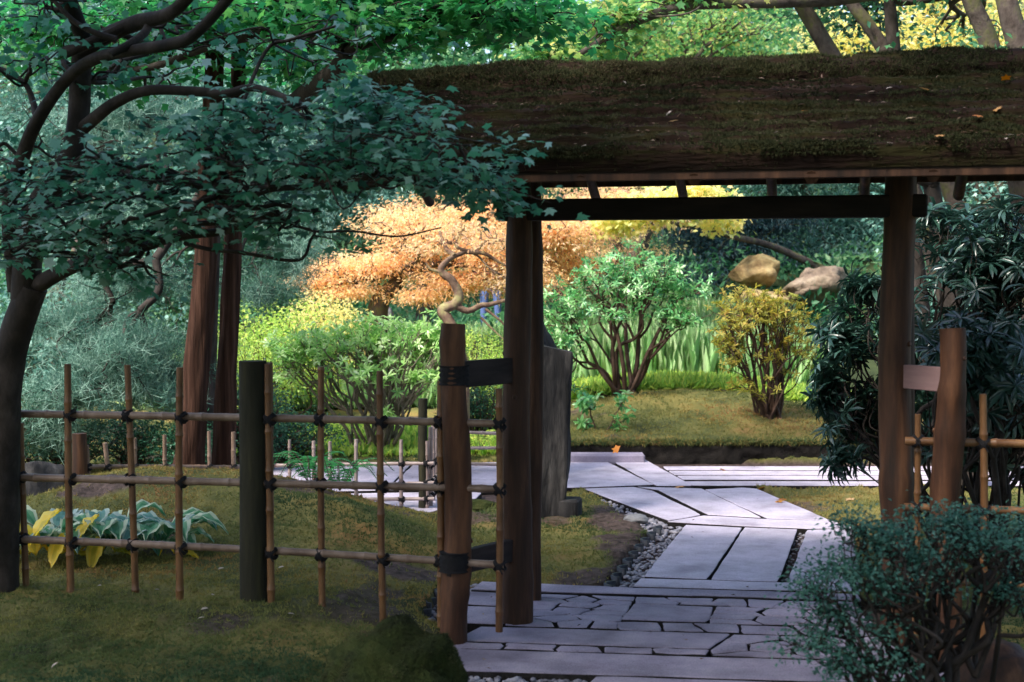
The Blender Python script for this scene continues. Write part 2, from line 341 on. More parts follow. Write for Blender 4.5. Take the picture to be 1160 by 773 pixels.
SLABS = [ # far paving slabs, outlines read on the ground plane
 [(470, 526.5), (684, 523), (739, 550), (655, 553), (440, 556)],
 [(262, 530), (465, 526.5), (435, 556), (235, 561)],
 [(233, 563), (545, 558), (520, 584), (215, 590)],
 [(687, 519), (724, 518), (784, 551), (743, 551)],
 [(752, 529.5), (1230, 529.5), (1230, 533.6), (757, 533.6)],
 [(759, 534.8), (1230, 534.8), (1230, 539.2), (766, 539.2)],
 [(768, 540.4), (1230, 540.4), (1230, 544.6), (775, 544.6)],
 [(777, 546.4), (1230, 546.4), (1230, 551), (786, 551)],
 [(662, 555), (718, 553.2), (739, 557.5), (793, 584.3), (757, 590.8)],
 [(722, 553.0), (795, 555.2), (862, 587.6), (801, 584), (747, 557)],
 [(799, 555.9), (842, 553.6), (857, 555), (940, 590.5), (868, 587.8)],
 [(757, 592.5), (798, 585.8), (868, 590), (943, 592), (966, 600), (913, 600), (842, 597)],
 [(776.6, 596.5), (840, 599.8), (801, 657.2), (730, 654.5)],
 [(843.5, 599.3), (903, 601.8), (881, 660), (806, 657.8)],
 [(914, 602), (965, 601), (975, 664), (893, 660.5)],
 [(727, 656.8), (975, 664), (975, 672), (719, 665.8)],
]
NEARS = [ # big slabs of the paved forecourt under the gate
 [(545, 660.5), (719, 667.5), (975, 675), (975, 681.5), (620, 672), (533, 669.5)],
 [(530, 672), (600, 674.5), (585, 688), (524, 686)],
 [(522, 688), (583, 690), (570, 708.5), (512, 706)],
 [(718, 685.5), (809, 689), (800.6, 706), (703, 703)],
 [(544, 711), (798, 718.5), (827.5, 719.5), (803, 736), (516, 726.5)],
 [(503, 736.5), (939, 750.5), (1110, 756), (1130, 779), (674, 765.5), (485, 760)],
 [(674, 768), (1130, 782), (1160, 812), (640, 800)],
]
REG = [ # regions of irregular small stones (convex)
 ([(600, 673.5), (720, 678), (698, 713), (575, 709.3)], 17), ([(720, 677), (975, 684), (975, 693), (720, 684.5)], 8),
 ([(811, 689), (975, 694), (990, 711), (802, 707)], 8), ([(700, 705.5), (985, 713), (990, 722), (830, 718), (700, 714)], 5),
 ([(512, 728), (803, 738), (800, 743), (505, 734.5)], 6), ([(830, 721), (1010, 724), (1020, 751), (806, 743), (806, 738)], 12),
 ([(586, 677), (600, 675), (585, 709), (572, 709)], 2)]
grow_poly = lambda P, e: P + norm(P - P.mean(0)) * e
PAVE = [px_poly(s) for s in SLABS + NEARS] + [px_poly(r) for r, _ in REG]
GRAV = [px_poly([(655, 554), (672, 555.5), (757, 591), (778, 596), (728, 655), (720, 668), (684, 667), (702, 640), (735, 603), (720, 588)]),
        px_poly([(903, 600), (914, 600), (893, 662), (881, 661)]),
        px_poly([(500, 660), (548, 659), (530, 672), (512, 706), (478, 700)]), px_poly([(470, 758), (674, 765), (650, 800), (450, 795)]),
        px_poly([(720, 551), (1230, 551.5), (1230, 554), (720, 553)]), px_poly([(684, 518), (1230, 526), (1230, 530), (730, 530)])]
def inpoly(P, X, Y):
    r = np.zeros(X.shape, bool); j = len(P) - 1
    for i in range(len(P)):
        xi, yi = P[i]; xj, yj = P[j]
        c = ((yi > Y) != (yj > Y)) & (X < (xj - xi) * (Y - yi) / (yj - yi + 1e-12) + xi); r ^= c; j = i
    return r
HULLS = [[(657, 554), (684, 519), (724, 518), (786, 551), (862, 554), (942, 590), (968, 600), (975, 672), (719, 668), (776, 597), (757, 592)], [(640, 520.6), (1230, 520.6), (1230, 553), (786, 553)], [(262, 529), (684, 522), (745, 551), (655, 556), (520, 585), (215, 591)]]
def paved(X, Y):
    r = np.zeros(X.shape, bool)
    for P in PAVE + GRAV:
        c = P.mean(0); r |= inpoly(c + (P - c) * 1.01, X, Y)
    for hull in HULLS: r |= inpoly(px_poly(hull), X, Y)
    r |= inpoly(px_poly([(545, 660), (975, 673), (1140, 800), (480, 800), (512, 690)]), X, Y)
    return r
def grid(x0, x1, y0, y1, st, zf):
    nx = int((x1 - x0) / st) + 1; ny = int((y1 - y0) / st) + 1
    X, Y = np.meshgrid(np.linspace(x0, x1, nx), np.linspace(y0, y1, ny)); Z = zf(X, Y)
    i, j = np.meshgrid(np.arange(ny - 1), np.arange(nx - 1), indexing='ij'); a = i * nx + j
    q = np.stack([a, a + 1, a + nx + 1, a + nx], -1).reshape(-1, 4)
    return np.stack([X, Y, Z], -1).reshape(-1, 3), q
def near_z(X, Y):
    z = gz(X, Y) + (.022 * fbm(X * 3, Y * 3, 3, 3) + .013 * fbm(X * 11, Y * 11, 9, 3)) * smooth(.0, .02, z0 := 1)
    p = paved(X, Y)
    return np.where(p, -.045 + .004 * noise2(X * 30, Y * 30, 2), z)
def bare(X, Y):
    n = fbm(X * 1.4, Y * 1.4, 90, 4); b_ = smooth(.42, .8, n) * .8
    for px, py, rx, ry in ((715, 630, .22, 1.0), (700, 590, .2, .8), (690, 655, .3, .35), (330, 572, .35, .4), (250, 560, .8, .35), (460, 640, .35, .3), (120, 575, .3, .3)):
        c = gp(px, py); c = gp(px, py, float(gz(c[0], c[1]))); d = ((X - c[0]) / rx) ** 2 + ((Y - c[1]) / ry) ** 2 + .5 * fbm(X * 5, Y * 5, 91, 3); b_ = np.maximum(b_, smooth(1.2, .5, d) * .95)
    return np.where(paved(X, Y), 1.0, b_)
m = M(); v, q = grid(-6, 6, 3.2, 17, .027, near_z); m.add(v, q)
gr = tag(m.build("ground", mMoss), kind='structure'); at_ = gr.data.attributes.new("bare", 'FLOAT', 'POINT'); at_.data.foreach_set("value", bare(v[:, 0], v[:, 1]).astype(np.float32))
t_ = mMoss.node_tree; bs = t_.nodes["Principled BSDF"]; old = bs.inputs["Base Color"].links[0].from_socket; an = node(t_, "ShaderNodeAttribute", attribute_name="bare")
n_ = node(t_, "ShaderNodeTexNoise"); n_.inputs["Scale"].default_value = 22; n_.inputs["Detail"].default_value = 6; rs = ramp(t_, n_.outputs["Fac"], [(.3, (.03, .022, .02)), (.7, (.12, .085, .08))])
tc_ = node(t_, "ShaderNodeTexCoord"); t_.links.new(tc_.outputs["Object"], n_.inputs["Vector"]); mx_ = node(t_, "ShaderNodeMix", data_type='RGBA'); t_.links.new(an.outputs["Fac"], mx_.inputs[0]); t_.links.new(old, mx_.inputs[6]); t_.links.new(rs.outputs[0], mx_.inputs[7]); t_.links.new(mx_.outputs[2], bs.inputs["Base Color"])
m = M(); v, q = grid(-60, 60, -30, 110, 1.0, lambda X, Y: gz(X, Y) - .35 * ((np.abs(X) < 6.6) & (Y > 1.9) & (Y < 17.6))); m.add(v, q)
tag(m.build("hills", mHill), kind='structure')

# ------------------------------------------------------------------ paving
def slab(m, P, top=0.0, h=.05, jit=.002, g=R, sub=.07, bev=.006):
    P = np.asarray(P)
    if np.sum(P[:, 0] * np.roll(P[:, 1], -1) - np.roll(P[:, 0], -1) * P[:, 1]) < 0: P = P[::-1]
    c = P.mean(0); Q = []
    for a, b in zip(P, np.roll(P, -1, 0)):
        n = max(1, int(np.linalg.norm(b - a) / sub)); t = np.arange(n)[:, None] / n; Q += list(a * (1 - t) + b * t)
    Q = np.array(Q); k = len(Q)
    Q = (Q + np.roll(Q, 1, 0) * .04 + np.roll(Q, -1, 0) * .04) / 1.08 + g.normal(size=Q.shape) * jit
    n = norm(c - Q); r0 = np.c_[Q + n * bev, np.full(k, top)]; r1 = np.c_[Q, np.full(k, top - bev * .8)]; r2 = np.c_[Q, np.full(k, top - h)]
    V = np.vstack([r0, r1, r2]); f = [tuple(range(k))]; fs_ = []
    for i in range(k):
        j = (i + 1) % k; f += [(i + k, j + k, j, i)]; fs_ += [(i + 2 * k, j + 2 * k, j + k, i + k)]
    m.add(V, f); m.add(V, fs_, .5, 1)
def clip(P, n, d):
    out = []
    for a, b in zip(P, np.roll(P, -1, 0)):
        sa, sb = a @ n - d, b @ n - d
        if sa <= 0: out.append(a)
        if sa * sb < 0: out.append(a + (b - a) * (sa / (sa - sb)))
    return np.array(out) if len(out) > 2 else None
def voronoi(P, n, gap, g, aniso=2.2):
    # local frame stretched along the gate direction, so stones are wider than deep
    u = UD[:2]; v = VD[:2]; T = np.array([u / aniso, v]); Q = P @ T.T; lo, hi = Q.min(0), Q.max(0); s = []
    while len(s) < n:
        p = lo + (hi - lo) * g.random(2)
        if inpoly(Q, np.array([p[0]]), np.array([p[1]]))[0]: s.append(p)
    s = np.array(s)
    for _ in range(3):
        t = lo + (hi - lo) * g.random((1500, 2)); t = t[inpoly(Q, t[:, 0], t[:, 1])]; a = ((t[:, None] - s[None]) ** 2).sum(-1).argmin(1)
        s = np.array([t[a == i].mean(0) if (a == i).any() else s[i] for i in range(n)])
    Ti = np.linalg.inv(T).T; out = []
    for i in range(n):
        C = Q
        for j in range(n):
            if i == j or C is None: continue
            d = s[j] - s[i]; L = np.linalg.norm(d); C = clip(C, d / L, ((s[i] + s[j]) / 2) @ d / L - gap / 2)
        if C is not None: out.append(C @ Ti)
    return out
m = M()
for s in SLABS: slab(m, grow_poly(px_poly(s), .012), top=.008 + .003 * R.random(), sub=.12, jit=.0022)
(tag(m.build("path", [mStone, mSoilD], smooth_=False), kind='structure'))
m = M(); g = np.random.default_rng(5)
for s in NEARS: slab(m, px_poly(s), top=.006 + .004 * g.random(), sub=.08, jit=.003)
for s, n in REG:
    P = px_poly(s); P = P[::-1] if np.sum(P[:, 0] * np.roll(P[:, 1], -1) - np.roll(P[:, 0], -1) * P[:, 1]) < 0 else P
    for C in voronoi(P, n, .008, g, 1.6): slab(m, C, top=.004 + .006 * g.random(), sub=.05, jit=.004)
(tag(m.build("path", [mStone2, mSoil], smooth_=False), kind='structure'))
m = M(); xs = np.linspace(.48, 7, 260); zs_ = np.linspace(-.06, .155, 8); Xb, Zb = np.meshgrid(xs, zs_)   # soil face, near-black to paint in the shade under the mossy overhang
Yb_ = EDGE + .05 * noise2(Xb * 2.5, Xb * 0, 5) - .02 + .02 * fbm(Xb * 9, Zb * 14, 77, 3) + np.where(Zb > .14, .07, 0); i, j = np.meshgrid(np.arange(7), np.arange(259), indexing='ij'); a = i * 260 + j
m.add(np.stack([Xb, Yb_, Zb], -1).reshape(-1, 3), np.stack([a, a + 1, a + 261, a + 260], -1).reshape(-1, 4)); tag(m.build("bank", mSoilD), kind='structure')
# pebbles in the gutters: nobody could count them
m = M(); import bmesh
b = bmesh.new(); bmesh.ops.create_icosphere(b, subdivisions=1, radius=1); IV = np.array([x.co[:] for x in b.verts]); IF = np.array([[x.index for x in f.verts] for f in b.faces]); b.free()
for gi, P in enumerate(GRAV[:4]):
    lo, hi = P.min(0), P.max(0); area = abs(np.sum(P[:, 0] * np.roll(P[:, 1], -1) - np.roll(P[:, 0], -1) * P[:, 1])) / 2
    n = int(area * (900 if gi in (0, 2, 3) else 1500)); k = 0
    while k < n:
        p = lo + (hi - lo) * R.random(2)
        if not inpoly(P, p[:1], p[1:])[0]: 
            k += .15; continue
        k += 1; s = (.017 if gi in (0, 2, 3) else .009) * (.6 + .8 * R.random()); an = R.random() * 6.28
        V = IV * np.array([s * 1.3, s * .9, s * .6]) * (1 + .1 * R.normal(size=(len(IV), 1))); V = np.stack([V[:, 0] * math.cos(an) - V[:, 1] * math.sin(an), V[:, 0] * math.sin(an) + V[:, 1] * math.cos(an), V[:, 2]], 1)
        m.add(V + np.array([p[0], p[1], -.03 + .012 * R.random()]), IF)
tag(m.build("gravel", mPeb), "grey pebbles filling the narrow gutters beside the paving slabs", "gravel", kind='stuff')
gl = np.random.default_rng(301); nl = 520; xl = gl.uniform(-2.5, 3.2, nl); yl = gl.uniform(5.8, 13.3, nl); okl = np.zeros(nl, bool)
for P in PAVE: okl |= inpoly(P, xl, yl)
okl &= gl.random(nl) < np.clip(.25 + .9 * fbm(xl * 1.3, yl * 1.3, 88, 3), .03, 1); xl, yl = xl[okl], yl[okl]; nl = len(xl); m = M()
leaves(m, np.stack([xl, yl, np.full(nl, .014)], 1), gl.normal(size=(nl, 3)) * [1, 1, .15], gl.normal(size=(nl, 3)) * .25 + [0, 0, 1], .012 + .03 * gl.random(nl) ** 2, .004 + .005 * gl.random(nl), 'rhomb', gl.random(nl))
tag(m.build("litter", leafmat("path_litter", [(0, (.03, .02, .015)), (.6, (.10, .06, .03)), (.9, (.28, .15, .05)), (1, (.4, .28, .12))], .8, .1)), "tiny bits of fallen leaves and needles scattered over the paving", "leaf litter", kind='stuff')
# curved tiles set on edge along the gutter
def edging(px, py, ang, grp, lab, z=.0):
    m = M(); c = gp(px, py, z); t = np.linspace(-1.35, 1.35, 11); r = .075; V = []
    for rr in (r, r - .016):
        for zz in (-.05, .016):
            V.append(np.stack([c[0] + rr * np.cos(t + ang), c[1] + rr * np.sin(t + ang), np.full(11, zz)], 1))
    V = np.array(V).reshape(-1, 3); f = []
    for i in range(10):
        o0, o1, i0, i1 = i, i + 11, i + 22, i + 33
        f += [(o0, o0 + 1, o1 + 1, o1), (i0 + 1, i0, i1, i1 + 1), (o1, o1 + 1, i1 + 1, i1)]
    f += [(0, 11, 33, 22), (10, 32, 43, 21)]; m.add(V, f); fixn(tag(m.build("edging_tile", mTile), lab, "edging tile", grp))
for px, py in [(699, 664), (706, 654.5), (713, 645.5), (719, 637), (725, 629), (731, 621), (738, 613.5), (745, 606.5), (752, 600)]:
    edging(px, py, math.pi - .15, "curved tiles edging the moss lawn", "dark curved tile set on edge between the moss lawn and the pebble gutter")
for px, py in [(487, 697), (496, 684), (507, 672)]:
    edging(px, py, math.pi - .3, "curved tiles beside the left wing post", "dark curved tile set on edge beside the left wing post")
m = M(); box(m, gp(690, 520, .03) + np.array([-.05, .02, 0]), (UD * 0 + [1, 0, 0], [0, 1, 0], [0, 0, 1]), (.38, .1, .05), bev=.015)
tag(m.build("kerb_stone", mStone2, smooth_=False), "long flat kerb stone at the foot of the mossy bank by the path", "kerb stone")

# ------------------------------------------------------------------ moss tufts (uncountable)
def tufts(m, P, N, L, W, g, tone):
    k = 3
    for a in range(k):
        D = N + g.normal(size=P.shape) * .75; leaves(m, P, D, g.normal(size=P.shape), L * (.6 + .7 * g.random(len(P))), W, 'needle', tone)
g = np.random.default_rng(11); n = 230000
Yt = 5.2 + (16.2 - 5.2) * g.random(n) ** 1.5; Xt = (g.random(n) - .5) * 2 * Yt * .375
ok = ~paved(Xt, Yt) & (g.random(n) > bare(Xt, Yt)) & (g.random(n) < .5 + .5 * (fbm(Xt * 3, Yt * 3, 8, 3) > -.1)); Xt, Yt = Xt[ok], Yt[ok]
P = np.stack([Xt, Yt, near_z(Xt, Yt) - .003], 1); m = M()
tone = np.clip(.45 + .5 * fbm(Xt * .9, Yt * .9, 4, 4) + .08 * g.normal(size=len(Xt)) + .12 * (Yt > 13.4), 0, 1)
tufts(m, P, np.tile([0, 0, 1.], (len(P), 1)), .012 + .0013 * Yt, .003 + .0004 * Yt, g, tone)
Xe = g.uniform(.5, 6, 9000); Ye = EDGE + .05 * noise2(Xe * 2.5, Xe * 0, 5) + g.uniform(-.03, .06, 9000); Pe = np.stack([Xe, Ye, .155 + .02 * g.random(9000)], 1); tufts(m, Pe, np.tile([0, -.7, -.2], (9000, 1)), .05, .008, g, np.clip(.4 + .3 * g.normal(size=9000), 0, 1))
tag(m.build("moss", mMossTuft), "olive and brown moss covering the garden floor", "moss", kind='stuff')

# ------------------------------------------------------------------ the gate
gate = thing("garden_gate", "roofed wooden garden gate with thick moss on its roof over the stone path", "gate", G0)
U1 = 1.81
def post(u, v, z0, z1, r0, r1, seed, name="post", mt=mWood, wob=.07, lab=None, bend=.012, knots=3):
    m = M(); log_(m, uv(u, v, z0), uv(u, v, z1), r0, r1, 22, wob, seed, bend, 34, knots); o = m.build(name, mt, gate)
    if lab: o["label"] = lab
    return o
post(0, 0, 0, 2.30, .077, .062, 3); post(U1, 0, 0, 2.30, .075, .072, 8)
post(-.03, .49, 0, 2.30, .048, .045, 5, knots=1); post(U1 + .045, .46, 0, 2.30, .05, .046, 6, knots=1)
# wing posts: shorter, stand outside the passage
Wl = (-.272, -.355 + .0); 
def w2uv(p): d = p - G0; return float(d @ UD), float(d @ VD)
pl = gp(515, 727); ul, vl = w2uv(pl); pr = gp(1074, 748); ur, vr = w2uv(pr)
zt = lambda px, py, u, v: float(at(px, py, uv(u, v)[1])[2])
zl = zt(512, 367, ul, vl); zr = zt(1076, 372, ur, vr)
post(ul, vl, -.05, zl, .068, .052, 12, "wing_post", mWood2, .16, bend=.02)
post(ur, vr, -.05, zr, .066, .058, 15, "wing_post", mWood2, .14, bend=.02)
def brace(pa, pb, z, hz, mt, name="brace", th=.022, lab=None, ext=.05):
    a = np.array(pa); b = np.array(pb); d = norm(b - a); s = np.cross(d, ZD); m = M()
    c = (a + b) / 2 + ZD * z; box(m, c, (d, s, ZD), (np.linalg.norm(b - a) / 2 + ext, th, hz), bev=.004)
    o = m.build(name, mt, gate, smooth_=False); fixn(o)
    if lab: o["label"] = lab
    return o
Ym = (uv(ul, vl)[1] + 7) / 2
brace(uv(ul, vl) , uv(0, 0), zt(548, 422, 0, -.2), .062, mPlank)
brace(uv(ul, vl), uv(0, 0), zt(548, 630, 0, -.2), .055, mPlank)
brace(uv(U1, 0), uv(ur, vr), zt(1042, 428, U1 + .15, -.1), .055, mPink, lab="pale pinkish plank brace")
brace(uv(U1, 0), uv(ur, vr), zt(1042, 640, U1 + .15, -.1), .05, mPlank)
# rope / dark wrap where the braces meet the left wing post
for z in (zt(512, 425, ul, vl), zt(512, 636, ul, vl)):
    m = M(); tube(m, lin(uv(ul, vl, z - .045), uv(ul, vl, z + .045), 9), .071 + .004 * np.cos(np.arange(9) * 3.1), 18, .03); m.build("rope_wrap", mRope, gate)
# lintel
m = M(); a, b_ = uv(-.10, 0, 2.04), uv(U1 + .12, 0, 2.04); box(m, (a + b_) / 2, (UD, VD, ZD), ((U1 + .22) / 2, .05, .052), bev=.008); m.build("lintel", mBeam, gate, smooth_=False); fixn(bpy.context.scene.objects["lintel"])
# roof
UA, UB = -.86, 2.85; VR, ZR = .25, 2.63; VF, VB = -.74, 1.12; ZEF, ZEB = 2.165, 2.26
roofm = M(); g = np.random.default_rng(21)
def slope(sgn):
    nu, ns = 330, 100; Uu, Ss = np.meshgrid(np.linspace(UA, UB, nu), np.linspace(0, 1, ns)); run = (VR - VF if sgn < 0 else VB - VR)
    ZE = ZEF if sgn < 0 else ZEB; rise = ZR - ZE; ln = math.hypot(run, rise); nv = np.array([rise, run]) / ln      # normal in (v,z), v away from ridge
    rows = 9; wsp = Ss + .006 * fbm(Uu * 4, Ss * 3, 31, 2); ph = (wsp * rows) % 1.0
    thick = .08 + .030 * (ph) * (1 - .3 * noise2(Uu * 3, np.floor(wsp * rows) * 3.3, 6)) + .014 * fbm(Uu * 7, Ss * 16, 41, 3) + .006 * fbm(Uu * 30, Ss * 40, 43, 2)
    thick = thick + .02 * smooth(.80, 1, Ss) * 0 ; endu = np.minimum(Uu - UA, UB - Uu); thick = thick * smooth(-.03, .06, endu)
    thick = thick - .03 * np.exp(-((Ss - .13) / .03) ** 2); thick = thick * np.sqrt(np.clip(1 - np.clip((Ss - .955) / .045, 0, 1) ** 2, 0, 1))
    vv = sgn * (Ss * run + thick * nv[0]); zz = ZR - Ss * rise + thick * nv[1]
    W = G0 + Uu[..., None] * UD + (VR + vv)[..., None] * VD + zz[..., None] * ZD
    i, j = np.meshgrid(np.arange(ns - 1), np.arange(nu - 1), indexing='ij'); a = i * nu + j
    q = np.stack([a, a + 1, a + nu + 1, a + nu], -1).reshape(-1, 4); q = q if sgn < 0 else q[:, ::-1]
    roofm.add(W.reshape(-1, 3), q); return W, nv
Wf, nvf = slope(-1); Wb, nvb = slope(1)
roof = roofm.build("roof", mRoof, gate)
m = M()   # boarded underside of both slopes
for sgn, ve, ZE in ((-1, VF, ZEF), (1, VB, ZEB)):
    run = abs(ve - VR); ax = norm(VD * sgn * run - ZD * (ZR - ZE)); nn = np.cross(UD, ax)
    box(m, uv((UA + UB) / 2, (VR + ve) / 2, (ZR + ZE) / 2 - .004), (UD, ax, nn), ((UB - UA) / 2 - .01, math.hypot(run, ZR - ZE) / 2 - .006, .008), bev=.002)
o = m.build("roof_boards", mBoard, roof, smooth_=False); fixn(o)
for sgn, ve, ZE in ((-1, VF, ZEF), (1, VB, ZEB)):   # eave battens
    m = M(); box(m, uv((UA + UB) / 2, ve - sgn * .02, ZE - .022), (UD, VD, ZD), ((UB - UA) / 2, .012, .018), bev=.003); fixn(m.build("eave_board", mWood, roof, smooth_=False))
for v_, z_, r_ in ((-.02, 2.27, .04), (.49, 2.33, .04), (VR, 2.53, .045)):    # purlins along the gate
    m = M(); log_(m, uv(UA + .08, v_, z_), uv(UB - .08, v_, z_), r_, r_ * .95, 14, .04, int(v_ * 10) + 3, .004, 30, 1); m.build("purlin", mWood, roof)
k = 0
for i in range(8):
    uu = -.78 + .49 * i
    for sgn, ve, ZE in ((-1, VF, ZEF), (1, VB, ZEB)):
        off = .24 if sgn < 0 else 0
        u2 = uu + off - .0
        if u2 > UB - .05: continue
        run = abs(ve - VR); sl = (ZR - ZE) / run
        p0 = uv(u2, VR, ZR - .045); dd = run - .015; p1 = uv(u2, VR + sgn * dd, ZR - .045 - sl * dd)
        if sgn > 0: p1 = p1 + norm(p1 - p0) * .05 - ZD * .055
        m = M(); tube(m, lin(p0, p1, 12), .027 + .002 * R.random(), 12, .05, k); m.build("rafter", mWood, roof); k += 1
# ridge cap
m = M(); nu = 320; us = np.linspace(UA - .02, UB + .02, nu); th = np.linspace(-1.9, 1.9, 22)
Uu, Th = np.meshgrid(us, th); rr = .125 + .02 * fbm(Uu * 5, Th * 1.5, 51, 3) + .006 * fbm(Uu * 24, Th * 7, 52, 2); e = np.minimum(Uu - UA + .02, UB + .02 - Uu); rr = rr * np.sqrt(smooth(-.01, .08, e) + .02)
Wr = G0 + Uu[..., None] * UD + (VR + rr * 1.25 * np.sin(Th))[..., None] * VD + (ZR + .02 + rr * np.cos(Th))[..., None] * ZD
i, j = np.meshgrid(np.arange(21), np.arange(nu - 1), indexing='ij'); a = i * nu + j
m.add(Wr.reshape(-1, 3), np.stack([a, a + 1, a + nu + 1, a + nu], -1).reshape(-1, 4)); m.build("ridge_cap", mRoof, roof)
m = M()   # moss growing on the roof
def scatter(W, n, nrm, L, bias):
    ns, nu_ = W.shape[:2]; i = g.integers(0, ns - 1, n); j = g.integers(0, nu_ - 1, n); P = W[i, j] + (W[i + 1, j + 1] - W[i, j]) * g.random((n, 1))
    s = i / ns; dens = fbm(P[:, 0] * 3, s * 5 + P[:, 0], 61, 3); ok = g.random(n) < np.clip(.5 + 1.6 * dens + .35 * (s > .8) + bias, .06, 1); P = P[ok]; dens = dens[ok]
    tone = np.clip(.42 - .35 * fbm(P[:, 0] * 1.5, P[:, 2] * 5, 63, 3) + .15 * g.normal(size=len(P)) + (.22 if bias else 0), 0, .85)
    tufts(m, P, np.tile(nrm, (len(P), 1)), L, .0045, g, tone)
scatter(Wf, 90000, VD * -nvf[0] + ZD * nvf[1], .015, 0); ne = 9000; ie = g.integers(92, 99, ne); je = g.integers(0, 329, ne); ke = fbm(Wf[ie, je][:, 0] * 6, Wf[ie, je][:, 0] * 0, 66, 3) > -.25; Pe_ = Wf[ie, je][ke]
tufts(m, Pe_, np.tile(-VD * .8 - ZD * .5, (len(Pe_), 1)), .022, .005, g, np.clip(.35 + .25 * g.normal(size=len(Pe_)), 0, 1))
scatter(Wr, 40000, ZD - VD * .4, .019, .4); scatter(Wb, 8000, VD * nvb[0] + ZD * nvb[1], .02, 0)
m.build("moss", mRoofTuft, roof)["kind"] = "stuff"
# fine litter caught in the moss of the roof
m = M(); nl = 1100; i_ = g.integers(0, 99, nl); j_ = g.integers(0, 329, nl); Pl = Wf[i_, j_] + (VD * -nvf[0] + ZD * nvf[1]) * .012
leaves(m, Pl, UD * g.normal(size=(nl, 1)) + g.normal(size=(nl, 3)) * .35 * [1, 1, .5], ZD - VD * .4 + g.normal(size=(nl, 3)) * .3, .014 + .03 * g.random(nl) ** 3, .004 + .004 * g.random(nl), 'rhomb', g.random(nl))
m.build("litter", leafmat("roof_litter", [(0, (.03, .015, .01)), (.6, (.09, .05, .03)), (.9, (.20, .13, .10)), (1, (.32, .25, .22))], .8, .1), roof)["kind"] = "stuff"
# fallen leaves
mLeafO = leafmat("fallen_leaf", [(0, (.45, .14, .02)), (.5, (.55, .25, .05)), (1, (.5, .35, .2))], .6, .2)
mLeafW = leafmat("pale_fallen_leaf", [(0, (.40, .33, .28)), (1, (.5, .42, .36))], .6, .2)
def fallen(p, L, nrm, mt, label, grp, k='maple'):
    m = M(); leaves(m, np.array([p]), np.array([g.normal(size=3)]) * [1, 1, .2], np.array([np.array(nrm) + g.normal(size=3) * .35]), L, L * (.9 if k == 'maple' else .45), k, g.random())
    tag(m.build("fallen_leaf", mt), label, "fallen leaf", grp)
def onroof(px, py):
    best = None
    Q = Wf.reshape(-1, 3); d = (Q - [0, 0, 1.7]); xx = 580 + F * d[:, 0] / (d[:, 1] * cp - d[:, 2] * sp_); yy = 386.5 - F * (d[:, 1] * sp_ + d[:, 2] * cp) / (d[:, 1] * cp - d[:, 2] * sp_)
    return Q[np.argmin((xx - px) ** 2 + (yy - py) ** 2)] + (VD * -nvf[0] + ZD * nvf[1]) * .02
for px, py in [(417, 120), (650, 97), (499, 88), (498, 155), (761, 140), (1028, 140), (1110, 139), (1128, 130), (1139, 98), (1049, 106), (915, 131), (460, 106), (1062, 158)]:
    fallen(onroof(px, py), .036, ZD - VD * .5, mLeafO, "small orange fallen leaf lying on the mossy gate roof", "orange leaves fallen on the gate roof")
for px, py in [(762, 128), (1012, 103), (506, 98), (710, 103), (895, 95), (1148, 160), (1005, 168), (665, 172), (581, 107), (1140, 163)]:
    fallen(onroof(px, py), .036, ZD - VD * .5, mLeafW, "pale curled fallen leaf lying on the mossy gate roof", "pale leaves fallen on the gate roof", 'long')
for px, py in [(768, 551), (820, 532), (884, 565), (864, 552), (962, 566), (884, 567), (700, 509)]:
    fallen(gp(px, py, .02 if py > 515 else .2), .07, ZD, mLeafO, "orange fallen leaf lying on or beside the far paving", "orange leaves fallen by the far paving")
for px, py in [(240, 683), (115, 672), (175, 668), (236, 695), (232, 706), (326, 699), (322, 646), (254, 646), (66, 757)]:
    p = gp(px, py, .14); p[2] = float(near_z(p[0], p[1])) + .02
    fallen(p, .035, ZD, mLeafW, "pale fallen leaf lying on the moss in front of the bamboo fence", "pale leaves fallen on the near moss", 'long')

# ------------------------------------------------------------------ bamboo fences
def bamboo(m, a, b, r, g, step=.21, sides=12, sag=0.0):
    a = np.asarray(a); b = np.asarray(b); L = np.linalg.norm(b - a); n = max(int(L / .03), 4); t = np.linspace(0, 1, n); o = g.random() * step
    extra = [(o + k * step) / L for k in range(int(L / step) + 1) if 0 < (o + k * step) / L < 1]
    tt = np.unique(np.concatenate([t] + [[e - .004 / L, e, e + .004 / L] for e in extra])); tt = tt[(tt >= 0) & (tt <= 1)]; rr = np.full(len(tt), r)
    for e in extra: rr = rr + .0035 * np.exp(-((tt - e) * L / .006) ** 2)
    P = a[None] * (1 - tt[:, None]) + b[None] * tt[:, None]; P = P + norm(g.normal(size=3)) * (np.sin(tt * 3.14) * L * .004)[:, None]; P[:, 2] -= sag * np.sin(tt * 3.14)
    tube(m, P, rr * (1.05 - .1 * tt), sides)
def lash(c, r, parent, g):
    m = M()
    for s in (-1, 1):
        d = norm(UD * 1 + ZD * s); n = np.cross(d, VD); t = np.linspace(0, 2 * math.pi, 15); 
        for k in (-1, 0, 1): tube(m, c + d * (k * .007) + (np.cos(t)[:, None] * n + np.sin(t)[:, None] * VD) * r, .0045, 5, cap=False)
    tube(m, lin(c - VD * r, c - VD * r + UD * .02 - ZD * .035, 4), .0035, 5); m.build("rope_knot", mRope, parent)
